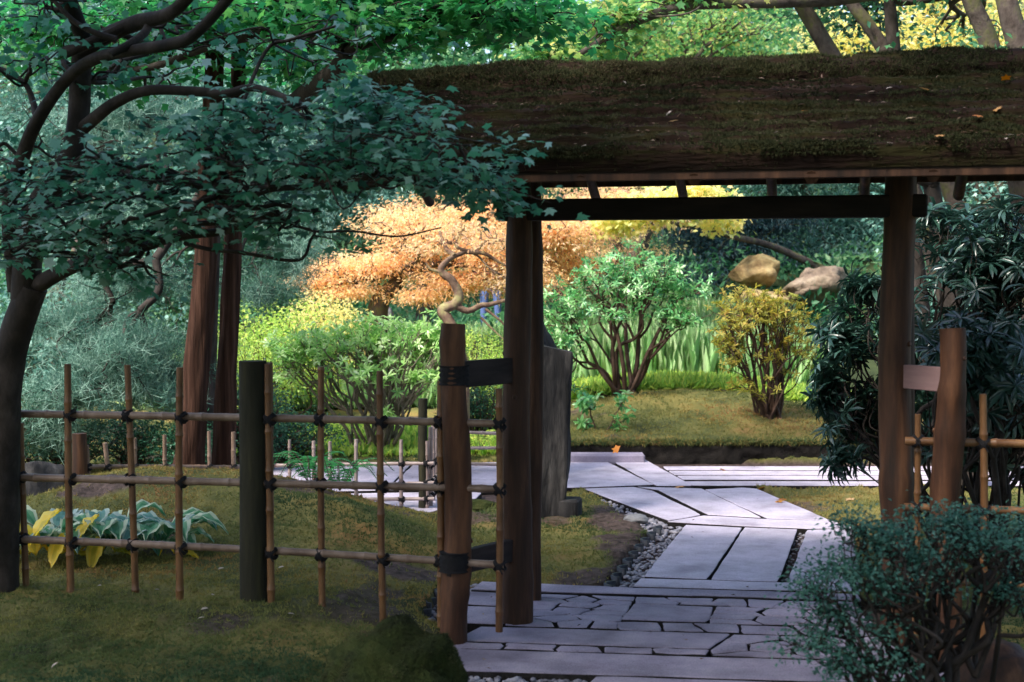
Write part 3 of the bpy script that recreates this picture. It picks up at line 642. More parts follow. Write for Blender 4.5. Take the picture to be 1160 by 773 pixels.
def fence(name, label, P0, P1, rails, pickets, posts=(), rr=.0185, pr=.0165, seed=1, knot=True, mr=mBam, mp=mBamV, grp=None):
    """rails: heights at both ends; pickets: (t, z0, z1, dv, lean); posts: (t, z0, z1, r, material)"""
    g = np.random.default_rng(seed); P0 = np.array([P0[0], P0[1], 0.]); P1 = np.array([P1[0], P1[1], 0.]); t = thing(name, label, "fence", P0, grp); d = norm(P1 - P0)
    fv = np.array([-d[1], d[0], 0]); fv = fv if fv[1] > 0 else -fv; X = lambda s: P0 + (P1 - P0) * s
    for z0, z1 in rails: m = M(); bamboo(m, X(0) + ZD * z0, X(1) + ZD * z1, rr, g); m.build("rail", mr, t)
    for s, z0, z1, dv, lean in pickets:
        m = M(); c = X(s) + fv * dv; bamboo(m, c + ZD * z0, c + d * lean + ZD * z1, pr * (.9 + .2 * g.random()), g, .19); o = m.build("picket", mp, t)
        if knot:
            for ra, rb in rails:
                zz = ra + (rb - ra) * s
                if z0 < zz < z1: lash(X(s) + fv * dv * .5 + d * lean * (zz - z0) / (z1 - z0) + ZD * zz, max(rr, pr) * 1.75, o, g)
    for s, z0, z1, r, mt, dv in posts:
        m = M(); log_(m, X(s) + fv * dv + ZD * z0, X(s) + fv * dv + ZD * z1, r, r * .97, 18, .03, seed, .003, 14, 0); m.build("post", mt, t)
    return t
# left front fence: runs from the maple trunk to the gate post
pA = uv(ul, vl); d0 = np.array([-math.cos(AN), math.sin(AN), 0])
def onfence(px, org, dirv):                    # point of the fence line seen at image column px
    k = (px - 580) / F / cp; return org + dirv * ((k * org[1] * 1.0 - org[0]) / (dirv[0] - k * dirv[1]))
E0 = onfence(12, pA, d0); E1 = onfence(567, pA, d0); LT = E1 - E0
par = lambda px: float(np.linalg.norm((onfence(px, pA, d0) - E0)[:2]) / np.linalg.norm(LT[:2]))
zf = lambda px, py: float(at(px, py, onfence(px, pA, d0)[1])[2])
pk = [(22, 668, 480), (80, 666, 412), (147, 664, 414), (204, 671, 416), (301, 676, 411), (308, 676, 412), (361, 684, 416), (435, 694, 420), (497, 700, 432), (567, 702, 440)]
fence("bamboo_fence", "tall open lattice bamboo fence with black rope knots from the maple trunk to the gate", E0, E1,
      [(zf(20, 469), zf(560, 480)), (zf(20, 541), zf(560, 554)), (zf(20, 611), zf(470, 631) - .02)],
      [(par((x)), zf(x, y0) - .05, zf(x, y1), -.03 if i % 2 else .03, (-.02, .0, -.03, .012, .005, -.01, .0, -.012, 0, 0)[i]) for i, (x, y0, y1) in enumerate(pk)],
      [(par(286), zf(286, 680) - .06, zf(284, 409), .068, mPostD, 0)], seed=4)
# right front fence
dR = np.array([math.cos(AN), -math.sin(AN), 0]); pB = uv(ur, vr); R0 = onfence(1028, pB, dR) + VD * .12; R1 = onfence(1290, pB, dR) + VD * .12; zr_ = lambda px, py: float(at(px, py, onfence(px, pB, dR)[1] + .12)[2])
parR = lambda px: float(np.linalg.norm((onfence(px, pB, dR) + VD * .12 - R0)[:2]) / np.linalg.norm((R1 - R0)[:2]))
fence("bamboo_fence", "bamboo lattice fence right of the gate in front of the dark rhododendron", R0, R1,
      [(zr_(1040, 500), zr_(1040, 500)), (zr_(1040, 575), zr_(1040, 575)), (zr_(1040, 657), zr_(1040, 657))],
      [(parR(1043), 0, zr_(1043, 470), .03, 0), (parR(1122), .0, zr_(1122, 446), -.03, -.02), (parR(1190), 0, zr_(1190, 446), .03, 0), (parR(1255), 0, zr_(1255, 440), -.03, 0)], seed=9, mr=mBamV)
# low fence behind, along the far path
f0 = at(250, 585, 10.9); f1 = at(492, 585, 10.45)
zz = lambda px, py, Y: float(at(px, py, Y)[2])
ps = [(332, 498, 10.75), (357, 500, 10.7), (378, 500, 10.66), (405, 498, 10.62), (457, 498, 10.52), (483, 500, 10.47)]
fence("low_bamboo_fence", "low grey bamboo fence bordering the far paving behind the moss mound", f0, f1,
      [(zz(250, 529, 10.9), zz(492, 525, 10.45)), (zz(250, 553, 10.9), zz(492, 547, 10.45)), (zz(250, 569, 10.9), zz(492, 565, 10.45))],
      [((x - 250) / 242, .0, zz(x, y, Y), .02 if i % 2 else -.02, 0) for i, (x, y, Y) in enumerate(ps)],
      [((309 - 250) / 242, 0, zz(309, 495, 10.8), .016, mBamV, -.05)], rr=.014, pr=.013, seed=12, mr=mBamG, mp=mBamG)
# return of that low fence towards the far path, ends in a dark post
fence("low_bamboo_fence", "short return of low bamboo pickets set close together behind the left wing post", at(487, 585, 10.5), at(508, 535, 12.6),
      [(zz(487, 527, 10.5), zz(508, 508, 12.6)), (zz(487, 547, 10.5), zz(508, 522, 12.6)), (zz(487, 563, 10.5), zz(508, 533, 12.6))],
      [(s, 0, .60, 0, 0) for s in (.04, .16, .28, .4, .52, .64, .76, .88)], [(.0, 0, .82, .035, mPostD, .05)], rr=.013, pr=.016, seed=14, mr=mBamG, mp=mBamG)
fence("low_bamboo_fence", "three thin horizontal bamboo rails seen between the left wing post and the gate post", at(502, 540, 12.6), at(640, 540, 12.4),
      [(zz(505, 489, 12.6), zz(560, 490, 12.6)), (zz(505, 508, 12.6), zz(560, 505, 12.6)), (zz(505, 525, 12.6), zz(560, 526, 12.6))],
      [(.02, 0, .62, 0, 0), (.95, 0, .62, 0, 0)], rr=.014, pr=.014, seed=15, mr=mBamG, mp=mBamG)
# low fence left of the cedars
g0, g1 = at(86, 560, 9.9), at(300, 560, 10.9)
fence("low_bamboo_fence", "low bamboo fence with leaning pickets left of the two cedars behind the hostas", g0, g1,
      [(zz(88, 529, 9.9), zz(300, 530, 10.9)), (zz(88, 552, 9.9), zz(300, 556, 10.9))],
      [((x - 86) / 214, .05, zz(x, y, 10.1), .0, ln) for x, y, ln in ((101, 502, -.02), (124, 501, -.05), (150, 498, -.01), (182, 497, .0), (233, 497, 0), (262, 500, 0))],
      [(.012, 0, zz(88, 491, 9.9), .052, mWood, -.03)], rr=.016, pr=.016, seed=16, mr=mBam, mp=mBam)

# ------------------------------------------------------------------ stones
t = thing("standing_stone", "tall rough grey standing stone behind the left gate post", "stone", at(622, 590, 10.0))
c = at(624, 590, 10.05); m = M(); nz = 90; na = 72; zs = np.linspace(-.1, 1.22, nz); th = np.arange(na) / na * 2 * math.pi
Z, T = np.meshgrid(zs, th, indexing='ij'); q = (np.abs(np.cos(T)) ** 9 + np.abs(np.sin(T)) ** 9) ** (-1 / 9)
wv = np.interp(Z, [-.1, .0, .35, .8, 1.1, 1.22], [.10, .105, .12, .128, .135, .135]); cx = np.interp(Z, [-.1, .0, .4, .8, 1.22], [-.012, -.01, .01, .0, .01])
rr = q * (1 + .09 * fbm(np.cos(T) * 1.6 + Z * 1.2, np.sin(T) * 1.6 + Z * 2.5, 70, 5) + .05 * noise2(T * 4, Z * 1.5, 71)); e = smooth(1.235, 1.215, Z) * .03 + .97
V = np.stack([c[0] + cx + rr * wv * e * np.cos(T), c[1] + rr * wv * .8 * e * np.sin(T), Z - .03 * (rr * np.cos(T)) * smooth(.9, 1.22, Z)], -1)
i, j = np.meshgrid(np.arange(nz - 1), np.arange(na), indexing='ij'); a = i * na + j; b2 = i * na + (j + 1) % na
m.add(V.reshape(-1, 3), np.stack([a, b2, b2 + na, a + na], -1).reshape(-1, 4)); m.add(V[-1], [tuple(range(na))]); m.build("stone_body", mGranite, t)
def one_rock(name, label, c, r, mt, seed, **k):
    m = M(); rock(m, c, r, seed, **k); return tag(m.build(name, mt), label, "rock")
one_rock("rock", "dark jagged stone showing above the standing stone", at(610, 420, 12.5) - [0, 0, 0.05], (.16, .25, .62), mGranite, 3)
m = M(); box(m, at(646, 578, 10.05), (UD, VD, ZD), (.07, .1, .085), bev=.015); tag(m.build("stone_block", mGranite, smooth_=False), "small square dark stone block at the foot of the standing stone", "stone block")
one_rock("rock", "low flat grey stone beside the bend of the pebble gutter", gp(721, 590, .0), (.09, .10, .05), mRockG, 5)
one_rock("rock", "grey boulder with a pale mossy top behind the hostas at the left", at(44, 575, 9.6) - [0, 0, .05], (.27, .3, .36), mGranite, 8)
one_rock("boulder", "dark round moss covered boulder at the bottom edge in the foreground", at(452, 772, 5.55) - [0, 0, .02], (.30, .3, .255), mRockM, 9, rough=.42, cuts=4)
bo = bpy.context.scene.objects["boulder"]; gm = np.random.default_rng(19); vs = np.array([v.co[:] for v in bo.data.vertices]); tf_ = np.array([list(p.vertices) for p in bo.data.polygons]); fi = gm.integers(0, len(tf_), 26000); wt = gm.dirichlet([1, 1, 1], 26000)
Pm = (vs[tf_[fi]] * wt[:, :, None]).sum(1); ns = np.array([p.normal[:] for p in bo.data.polygons])[fi]; k_ = gm.random(26000) < .6 + .6 * fbm(Pm[:, 0] * 7, Pm[:, 2] * 7 + Pm[:, 1] * 5, 23, 3); Pm, ns = Pm[k_], ns[k_]; m = M()
leaves(m, Pm, ns + gm.normal(size=Pm.shape) * .8, gm.normal(size=Pm.shape), .012, .003, 'needle', np.clip(.35 + .5 * fbm(Pm[:, 0] * 9, Pm[:, 2] * 9, 5, 2), 0, 1))
m.build("moss", mRoofTuft, bo)["kind"] = "stuff"
one_rock("boulder", "big rounded tan boulder on the hillside above the yellow shrub", at(856, 305, 22.5), (.42, .4, .27), mRockT, 11, rough=.3, cuts=8)
one_rock("boulder", "slanting pinkish tan rock beside the big tan boulder", at(925, 328, 22.3), (.66, .4, .34), mRockR, 21, rot=.4, rough=.5, cuts=9)
one_rock("rock", "brownish rock almost hidden under the tan boulder", at(866, 342, 21.8), (.4, .4, .2), mRockT, 14)
one_rock("rock", "small dark stone in the moss behind the lower left brace", at(543, 573, 10.6), (.16, .12, .05), mRockM, 15)
one_rock("rock", "small weathered grey rock leaning by the orange maple trunk", at(436, 362, 20.6), (.16, .14, .22), mRockG, 16)
one_rock("rock", "reddish stone under the near shrub at the bottom right corner", at(1128, 735, 5.5) - [0, 0, .1], (.22, .2, .14), mWood, 17)

# ------------------------------------------------------------------ plants
LV = lambda *c: [(i / (len(c) - 1), x) for i, x in enumerate(c)]
mlNear = leafmat("near_maple_leaf", LV((.010, .055, .045), (.03, .125, .085), (.06, .22, .12), (.16, .33, .26), (.42, .57, .54)), .5, .38, .35)  # palest stops paint sky glints on the leaves into their colour
mlGreen = leafmat("green_maple_leaf", LV((.02, .12, .06), (.035, .20, .07), (.07, .30, .10), (.14, .36, .10)), .5, .45)
mlShrub = leafmat("near_shrub_leaf", LV((.025, .09, .07), (.055, .17, .125), (.15, .29, .22)), .5, .25)
mlOr = leafmat("orange_maple_leaf", LV((.40, .20, .18), (.78, .48, .24), (.88, .66, .34), (.90, .64, .46), (.90, .80, .46)), .6, .48)
mlPink = leafmat("pink_maple_leaf", LV((.66, .36, .32), (.84, .56, .38), (.80, .68, .34), (.62, .68, .30)), .6, .42)
mlYel = leafmat("yellow_leaf", LV((.36, .46, .14), (.66, .66, .26), (.86, .78, .38), (.86, .62, .30)), .6, .5)
mlYG = leafmat("yellow_green_leaf", LV((.18, .36, .08), (.42, .60, .14), (.72, .76, .20)), .6, .45)
mlCam = leafmat("camellia_leaf", LV((.06, .20, .07), (.26, .50, .14), (.48, .70, .26), (.74, .82, .58)), .3, .35, .6)
mlCam2 = leafmat("glossy_leaf", LV((.02, .10, .05), (.09, .32, .11), (.26, .54, .20), (.66, .76, .52)), .3, .3, .6)
mlAz = leafmat("azalea_leaf", LV((.08, .11, .02), (.26, .27, .05), (.50, .44, .10), (.42, .22, .06)), .5, .4)
mlRho = leafmat("rhododendron_leaf", LV((.006, .022, .018), (.016, .05, .036), (.035, .09, .065), (.12, .20, .18)), .28, .12, .6)
mlPine = leafmat("pine_needle", LV((.02, .07, .055), (.07, .18, .13), (.26, .42, .34)), .5, .2)
mlHedge = leafmat("hedge_leaf", LV((.012, .055, .035), (.03, .11, .06), (.05, .17, .09)), .45, .2)
mlDark = leafmat("dark_blue_leaf", LV((.012, .035, .045), (.03, .075, .085), (.05, .11, .11)), .5, .2)
mlTeal = leafmat("teal_conifer_leaf", LV((.02, .08, .07), (.12, .29, .23), (.42, .62, .52)), .55, .25)
mlFar = leafmat("far_green_leaf", LV((.015, .07, .04), (.05, .18, .08), (.12, .30, .14), (.34, .50, .26)), .5, .4)
mlLime = leafmat("lime_leaf", LV((.03, .14, .06), (.10, .30, .11), (.32, .48, .16), (.78, .60, .22)), .55, .5)
mlIris = leafmat("iris_blade", LV((.26, .48, .20), (.46, .68, .34), (.66, .80, .50)), .45, .4)
mlHosta = leafmat("hosta_leaf", LV((.03, .12, .06), (.07, .24, .10)), .4, .3)

def plant(name, label, cat, base, tips, r0, bark, lmat, fol, seed=1, start=None, trunk=None, grp=None, parts=("trunk", "crown"), minr=.004, bend=.16, nstems=1, spread=.06):
    """tips = where foliage sits; trunk = traced centre line from base up; fol(mesh, tips, g) adds the leaves"""
    g = np.random.default_rng(seed); t = thing(name, label, cat, base, grp); m = M(); base = np.asarray(base, float)
    if trunk is not None:
        P = spline(trunk, 5); tube(m, P, np.linspace(r0, r0 * .55, len(P)), 12, .08, seed); s0 = P[-1]; r1 = r0 * .6; grow(m, s0, tips, r1, g, 8, bend, minr)
    elif nstems > 1:
        a = np.arctan2(tips[:, 1] - base[1], tips[:, 0] - base[0]); grpi = ((a + math.pi) / (2 * math.pi) * nstems * .999 + g.random()).astype(int) % nstems; rnd = g.integers(0, 2, len(tips))
        for i in range(nstems):
            for h in (0, 1):
                s = tips[(grpi == i) & (rnd == h)]
                if len(s): grow(m, base + np.array([g.normal() * spread, g.normal() * spread, -.05]), s, r0 * (.7 + .5 * g.random()), g, 7, bend, minr)
    else: grow(m, base - [0, 0, .05], tips, r0, g, 9, bend, minr)
    m.build(parts[0], bark, t); m = M(); fol(m, tips, g); m.build(parts[1], lmat, t); return t

# --- near maple (left): traced limbs, layered leaf pads, unseen crown added over the forecourt for shade
g = np.random.default_rng(33); NM = thing("japanese_maple", "dark old maple at the left edge with twisting limbs and layered green leaves", "tree", at(5, 665, 7.05))
m = M(); skel = []
def limb(pts, r0, r1, sides=12):
    if sides == 12: r0, r1 = r0 * .72, r1 * .8
    P = spline([at(*p) for p in pts], 6); r = np.linspace(r0, r1, len(P)); tube(m, P, r, sides, .12, len(skel)); skel.append(np.c_[P, r]); return P
limb([(-2, 674, 7.05), (0, 600, 7.05), (3, 500, 7.05), (12, 400, 7.0), (38, 325, 6.95)], .098, .072, 16)
limb([(40, 325, 6.95), (80, 303, 6.8), (128, 290, 6.6), (200, 268, 6.35), (255, 262, 6.2), (320, 243, 6.0)], .06, .012)
limb([(30, 340, 6.97), (38, 250, 6.9), (80, 180, 6.8), (90, 120, 6.8), (92, 78, 6.75), (98, 55, 6.7), (150, 28, 6.5), (200, 10, 6.3), (255, -60, 6.0)], .07, .024, 14)
limb([(18, 330, 7.0), (10, 240, 6.9), (27, 175, 6.8), (42, 138, 6.7), (76, 90, 6.6), (116, 64, 6.4), (194, 50, 6.2), (224, 36, 6.1), (262, -5, 6.0), (300, -60, 5.6)], .05, .028)
limb([(88, 150, 6.8), (110, 132, 6.7), (132, 116, 6.6), (167, 103, 6.5), (217, 103, 6.4), (255, 106, 6.3), (290, 100, 6.2), (340, 118, 6.0)], .045, .018)
limb([(74, 60, 6.5), (110, 45, 6.5), (150, 26, 6.5), (166, 24, 6.45), (165, 36, 6.4), (147, 50, 6.3), (125, 62, 6.25)], .035, .02)
limb([(60, 0, 6.4), (85, 25, 6.4), (110, 38, 6.4), (132, 45, 6.4)], .012, .02)
limb([(82, 190, 6.75), (105, 184, 6.7), (128, 190, 6.6), (167, 202, 6.4), (225, 210, 6.2), (272, 226, 6.0), (310, 214, 5.9), (400, 212, 5.8), (470, 205, 5.7)], .04, .01)
limb([(-40, 70, 7.0), (0, 78, 6.9), (28, 95, 6.85), (38, 118, 6.8), (42, 138, 6.7)], .012, .022)
limb([(128, 290, 6.6), (180, 258, 6.4), (248, 252, 6.2), (290, 246, 6.1), (315, 240, 6.0)], .02, .012)
limb([(210, 276, 6.3), (240, 283, 6.2), (272, 286, 6.15), (337, 295, 6.1), (352, 272, 6.1), (358, 262, 6.1)], .014, .006)
limb([(250, -5, 6.2), (330, -60, 5.6), (420, -160, 4.8), (520, -320, 3.9)], .045, .02)
limb([(98, 55, 6.7), (60, -60, 6.2), (20, -260, 5.0), (60, -700, 3.6)], .05, .02)
limb([(287, 130, 6.2), (330, 128, 6.1), (380, 140, 6.0), (450, 150, 5.8), (520, 165, 5.7)], .014, .006)
limb([(310, 244, 6.0), (355, 262, 5.95), (400, 262, 5.9), (450, 268, 5.85), (500, 258, 5.8)], .010, .004)
limb([(225, 210, 6.2), (245, 170, 6.3), (262, 150, 6.4), (300, 60, 6.6), (330, 45, 6.6), (380, 30, 6.5)], .016, .008)
limb([(22, 200, 6.8), (-40, 260, 6.5), (-60, 300, 6.3)], .02, .01)
SK = np.concatenate(skel)
pads = []   # (px, py, Y, half width, half depth, half height, n)
for a in [(60, 20, 6.9), (170, 60, 7.2), (20, 55, 6.6), (120, 90, 7.0), (20, 150, 7.1), (230, 25, 6.9), (290, 60, 7.0), (350, 20, 6.8), (0, 5, 6.2)]: pads.append((*a, .38, .5, .11, 9))
for a in [(60, 205, 6.3), (25, 230, 6.0), (120, 230, 6.0), (200, 160, 6.0), (260, 140, 5.9), (320, 130, 5.9), (390, 120, 5.8), (440, 150, 5.7), (300, 175, 5.7), (370, 172, 5.6), (240, 200, 5.8), (430, 178, 5.6), (160, 185, 6.1), (180, 250, 5.9), (90, 265, 6.1), (40, 290, 6.2), (20, 270, 5.9), (350, 150, 6.1), (480, 168, 5.7), (270, 235, 5.9), (0, 200, 6.0), (395, 205, 5.8)]: pads.append((*a, .34, .4, .065, 12))
for a in [(500, 195, 5.7), (530, 208, 5.7), (410, 110, 6.0), (565, 225, 5.75), (130, 310, 6.3), (300, 262, 5.9), (450, 112, 5.9)]: pads.append((*a, .17, .25, .06, 9))
T = []; T2 = []
for px, py, Y, hx, hy, hz, n in pads:
    c = at(px, py, Y); k = g.normal(size=(n, 3)) * .6; k[:, 2] -= .25 * (k[:, 0] ** 2) * 1.0; T.append(c + k * [hx, hy, hz])
for _ in range(26):   # unseen crown added over forecourt and camera for shade, above the frame
    c = np.array([g.uniform(-4.6, 2.4), g.uniform(.2, 5.6), 0]); c[2] = max(3.5, 2.1 + .23 * c[1] + 1.3) + g.random() * 1.6; T2.append(c + g.normal(size=(22, 3)) * [.5, .5, .12])
T2 = [x[(x[:, 2] > 1.7 + .23 * x[:, 1] + .35)] for x in T2]
for pad in T + T2:
    if not len(pad): continue
    d = ((SK[:, None, :3] - pad.mean(0)) ** 2).sum(-1)[:, 0] + (SK[:, 3] > .06) * 3; i = int(d.argmin()); grow(m, SK[i, :3], pad, min(.016, SK[i, 3]), g, 6, .22, .0035)
m.build("trunk", mBarkD, NM); m = M()
foliage(m, np.concatenate(T[:9]), 9, .075, .05, .042, 'maple', .6, .25, g, .55)
foliage(m, np.concatenate(T[9:]), 13, .068, .050, .041, 'maple', .72, .22, g, .5, jl=.55)
foliage(m, np.concatenate(T2), 10, .12, .10, .08, 'maple', .8, .2, g, .5)
m.build("crown", mlNear, NM)

# --- green maple behind the roof's left end
base = at(262, 500, 12.2); base[2] = float(gz(base[0], base[1]))
base = at(228, 500, 12.2); base[2] = float(gz(base[0], base[1]))
tk = [base, at(236, 330, 12.2), at(250, 200, 11.8), at(330, 120, 10.6), at(378, 82, 9.8), at(393, 58, 9.6)]
tips = np.concatenate([blob(at(*c), r, n, np.random.default_rng(41 + i), .3, .2) for i, (c, r, n) in enumerate([((330, 20, 10), (.9, .9, .18), 70), ((430, 35, 9.6), (.7, .7, .16), 60), ((520, 15, 9.4), (.8, .8, .18), 70), ((250, 30, 10.5), (.9, .8, .25), 60), ((430, -20, 9.5), (1.5, 1.2, .25), 90), ((600, 20, 9.5), (.5, .6, .12), 34), ((340, 75, 10.8), (.7, .7, .2), 34), ((60, 30, 10.5), (1.2, .8, .3), 90), ((150, 70, 10.8), (1.0, .8, .25), 60), ((200, 10, 10), (.9, .8, .2), 60)])])
fg = lambda m, t, g: foliage(m, t, 11, .12, .075, .06, 'maple', .7, .2, g, .5)
plant("japanese_maple", "bright green maple spreading over the left end of the mossy roof", "tree", base, tips, .10, mBarkD, mlGreen, fg, 42, trunk=tk, minr=.005, bend=.22)

# --- two cedars
for k, (lab, bx, by, Yb, pts, r) in enumerate([("thicker left one of the two red barked cedar trunks", 212, 540, 10.7, [(213, 545), (220, 450), (226, 380), (233, 290), (238, 180), (243, 60), (250, -250)], .10),
                                       ("thinner right one of the two red barked cedar trunks", 254, 545, 10.9, [(252, 548), (256, 450), (259, 380), (263, 290), (267, 180), (270, 60), (276, -250)], .078)]):
    t = thing("cedar_tree", lab, "tree", at(bx, by, Yb)); m = M(); P = spline([at(x, y, Yb) for x, y in pts], 8); rr = np.interp(np.linspace(0, 1, len(P)), [0, .06, .2, 1], [r * 1.35, r * 1.1, r, r * .6]); P[0, 2] -= .12
    tube(m, P, rr, 40, .10, 4 + k, flute=.03)
    gg = np.random.default_rng(60 + k); top = P[-1]; tips = blob(top + [0, 0, .8], (1.2, 1.2, 1.3), 60, gg, .5); tips = tips[tips[:, 2] > 1.7 + .215 * tips[:, 1]]; grow(m, top, tips, r * .5, gg, 6)
    m.build("trunk", mBarkC, t); m = M(); foliage(m, tips, 22, .16, .09, .03, 'rhomb', .4, .3, gg); m.build("crown", mlPine, t)

# --- pine needles
def needles(m, tips, g, n=26, L=.11, W=.004, k=1):
    T = np.repeat(tips, n * k, 0) + g.normal(size=(len(tips) * n * k, 3)) * .05; D = g.normal(size=T.shape) * .8 + [0, 0, .45]
    leaves(m, T, D, g.normal(size=T.shape), L * (.7 + .5 * g.random(len(T))), W, 'needle', np.clip(np.repeat(g.random(len(tips)), n * k) * .8 + g.random(len(T)) * .3, 0, 1))
def pads_px(L, seed, shell=.2, b=.3):
    out = []
    for i, (px, py, Y, rx, ry, rz, n) in enumerate(L): out.append(blob(at(px, py, Y), (rx, ry, rz), n, np.random.default_rng(seed + i), shell, b))
    return np.concatenate(out)
base = at(236, 520, 12.6); base[2] = float(gz(base[0], base[1]))
tips = pads_px([(90, 440, 12, .6, .8, .25, 130), (150, 400, 12.2, .7, .7, .3, 150), (90, 370, 12.8, .6, .7, .25, 90), (190, 440, 12.2, .5, .6, .25, 110), (160, 320, 13, .8, .7, .25, 90), (60, 490, 12, .5, .6, .2, 60), (330, 290, 13, .45, .5, .35, 60), (300, 330, 12.8, .4, .4, .12, 26), (170, 240, 13.5, 1.2, .8, .4, 90), (150, 130, 13.5, 1.3, .9, .4, 110), (300, 200, 13.5, .8, .8, .4, 80)], 70)
plant("pine_tree", "blue green pine with long needles behind the two cedar trunks", "tree", base, tips, .10, mBarkD, mlPine, lambda m, t, g: needles(m, t, g, 80, .13, .0055), 71, trunk=[at(222, 520, 12.6), at(228, 400, 12.6), at(236, 280, 12.7), at(240, 150, 12.9)], bend=.25)
# --- layered dark shrubs at left
def bush(label, px, py_top, py_bot, Y, halfw, lmat, L, n, seed, W=None, per=14, name="shrub", grp=None, kind='rhomb', z0=None, dep=.8, spread=.07, flat=.4, bark=mStem, r=.014, cat="shrub", nst=6):
    b = at(px, py_bot, Y); b[2] = float(gz(b[0], b[1])) if z0 is None else z0
    top = at(px, py_top, Y)[2]; hh = (top - b[2]); c = b + [0, 0, hh * .58]
    tips = blob(c, (halfw, halfw * dep, hh * .46), n, np.random.default_rng(seed), .6, .3)
    return plant(name, label, cat, b, tips, r, bark, lmat, lambda m, t, g: foliage(m, t, per, spread, L, W or L * .5, kind, flat, .1, g, .9), seed, nstems=nst, grp=grp, parts=("stems", "foliage"))
for i, (px, t_, Y, w_) in enumerate([(60, 470, 12.4, .62), (150, 468, 12.9, .7), (215, 480, 12.0, .35), (285, 430, 12.6, .42), (320, 470, 13.4, .5), (-10, 440, 12.0, .6)]):
    bush(["dark low shrub behind the grey boulder at the left", "dark low shrub behind the leaning pickets", "dark shrub just left of the cedar bases", "dark shrub just right of the cedars behind the fence post", "dark bluish shrub left of the vase shaped camellia", "dark shrub at the left edge behind the maple trunk"][i], px, t_, 545, Y, w_, mlHedge, .04, 150, 80 + i, per=26, spread=.06)
# --- yellow green shrubs behind the camellia
bush("bright yellow green mounded shrub behind the camellia, beside the cedars", 372, 338, 430, 17.5, .62, mlYel, .055, 260, 91, per=26, spread=.09)
bush("yellow green shrub right of the cedar trunks", 310, 350, 460, 16.5, .72, mlYG, .055, 260, 92, per=26, spread=.09)
bush("small clipped green shrub below the yellow green ones", 285, 385, 500, 15.0, .5, mlYG, .035, 220, 93, per=26, spread=.06)
bush("clipped olive shrub seen through the gap left of the gate post", 545, 385, 470, 15.5, .5, mlYG, .035, 240, 94, per=26, spread=.06)
bush("dark shrub low down between the wing post and the gate post", 540, 430, 500, 14.4, .4, mlHedge, .03, 160, 95, per=24, spread=.05)
# --- vase shaped camellia (centre left)
b = at(432, 527, 13.9); b[2] = float(gz(b[0], b[1])); gC = np.random.default_rng(101)
tips = np.concatenate([blob(at(*c), r, n, gC, .3, .2) for c, r, n in [((350, 395, 13.8), (.45, .45, .24), 170), ((420, 385, 14), (.6, .6, .27), 260), ((485, 388, 13.9), (.42, .45, .26), 170), ((410, 425, 13.4), (.4, .3, .2), 46), ((325, 412, 13.8), (.3, .35, .2), 50), ((470, 428, 13.6), (.35, .3, .2), 30), ((440, 470, 13.5), (.12, .2, .12), 10)]])
plant("camellia", "wide vase shaped glossy light green shrub with bare fanning stems behind the low fence", "shrub", b, tips, .02, mStemL, mlCam, lambda m, t, g: rosettes(m, t, np.tile([0, 0, 1.], (len(t), 1)) + g.normal(size=t.shape) * .6, 8, .095, .028, .0, g), 102, nstems=9, parts=("stems", "foliage"), spread=.10, bend=.1)
# --- multi stemmed rounded tree seen through the gate
b = at(703, 452, 15.6); b[2] = float(gz(b[0], b[1])) ; gC = np.random.default_rng(111)
tips = np.concatenate([blob(at(*c), r, n, gC, .4, .2) for c, r, n in [((705, 315, 15.4), (.66, .6, .36), 270), ((645, 345, 15.4), (.38, .4, .26), 110), ((765, 325, 15.4), (.42, .4, .30), 160), ((640, 385, 15.2), (.28, .3, .22), 44), ((770, 365, 15.2), (.2, .3, .15), 24), ((640, 435, 15.6), (.22, .25, .25), 26), ((700, 355, 14.9), (.5, .2, .1), 30), ((770, 360, 15.3), (.35, .3, .2), 50), ((625, 375, 15.4), (.25, .3, .25), 44)]])
plant("camellia", "rounded glossy green tree with many dark crooked stems seen through the gate", "tree", b, tips, .03, mStem, mlCam2, lambda m, t, g: rosettes(m, t, np.tile([0, 0, .8], (len(t), 1)) + g.normal(size=t.shape) * .8, 7, .082, .026, .3, g), 112, nstems=3, parts=("trunk", "crown"), spread=.07, bend=.13)
# --- azalea with yellow bronze leaves
b = at(872, 487, 14.6); b[2] = float(gz(b[0], b[1])); gC = np.random.default_rng(121)
tips = np.concatenate([blob(at(*c), r, n, gC, .4, .2) for c, r, n in [((862, 352, 14.5), (.5, .45, .25), 300), ((828, 385, 14.4), (.24, .3, .36), 110), ((890, 390, 14.5), (.36, .4, .34), 130), ((850, 440, 14.3), (.4, .3, .15), 26)]])
plant("azalea", "yellow bronze leaved shrub with thin upright stems seen in the right half of the gate", "shrub", b, tips, .02, mStem, mlAz, lambda m, t, g: rosettes(m, t, np.tile([0, 0, 1.], (len(t), 1)) + g.normal(size=t.shape) * .55, 9, .07, .019, .2, g), 122, nstems=6, parts=("stems", "foliage"), spread=.06, bend=.08)
# --- sapling on the moss bank
b = at(680, 505, 14.0); b[2] = float(gz(b[0], b[1])); tips = pads_px([(665, 455, 14, .2, .2, .16, 14), (705, 452, 14, .14, .2, .1, 9), (700, 478, 14, .14, .1, .08, 5), (660, 480, 14, .14, .1, .06, 4)], 131)
plant("sapling", "thin dark sapling with few green leaves standing on the mossy bank", "sapling", b, tips, .009, mStem, mlCam2, lambda m, t, g: rosettes(m, t, np.tile([0, 0, .6], (len(t), 1)) + g.normal(size=t.shape) * .6, 7, .10, .04, .4, g), 132, parts=("stem", "foliage"), bend=.1)
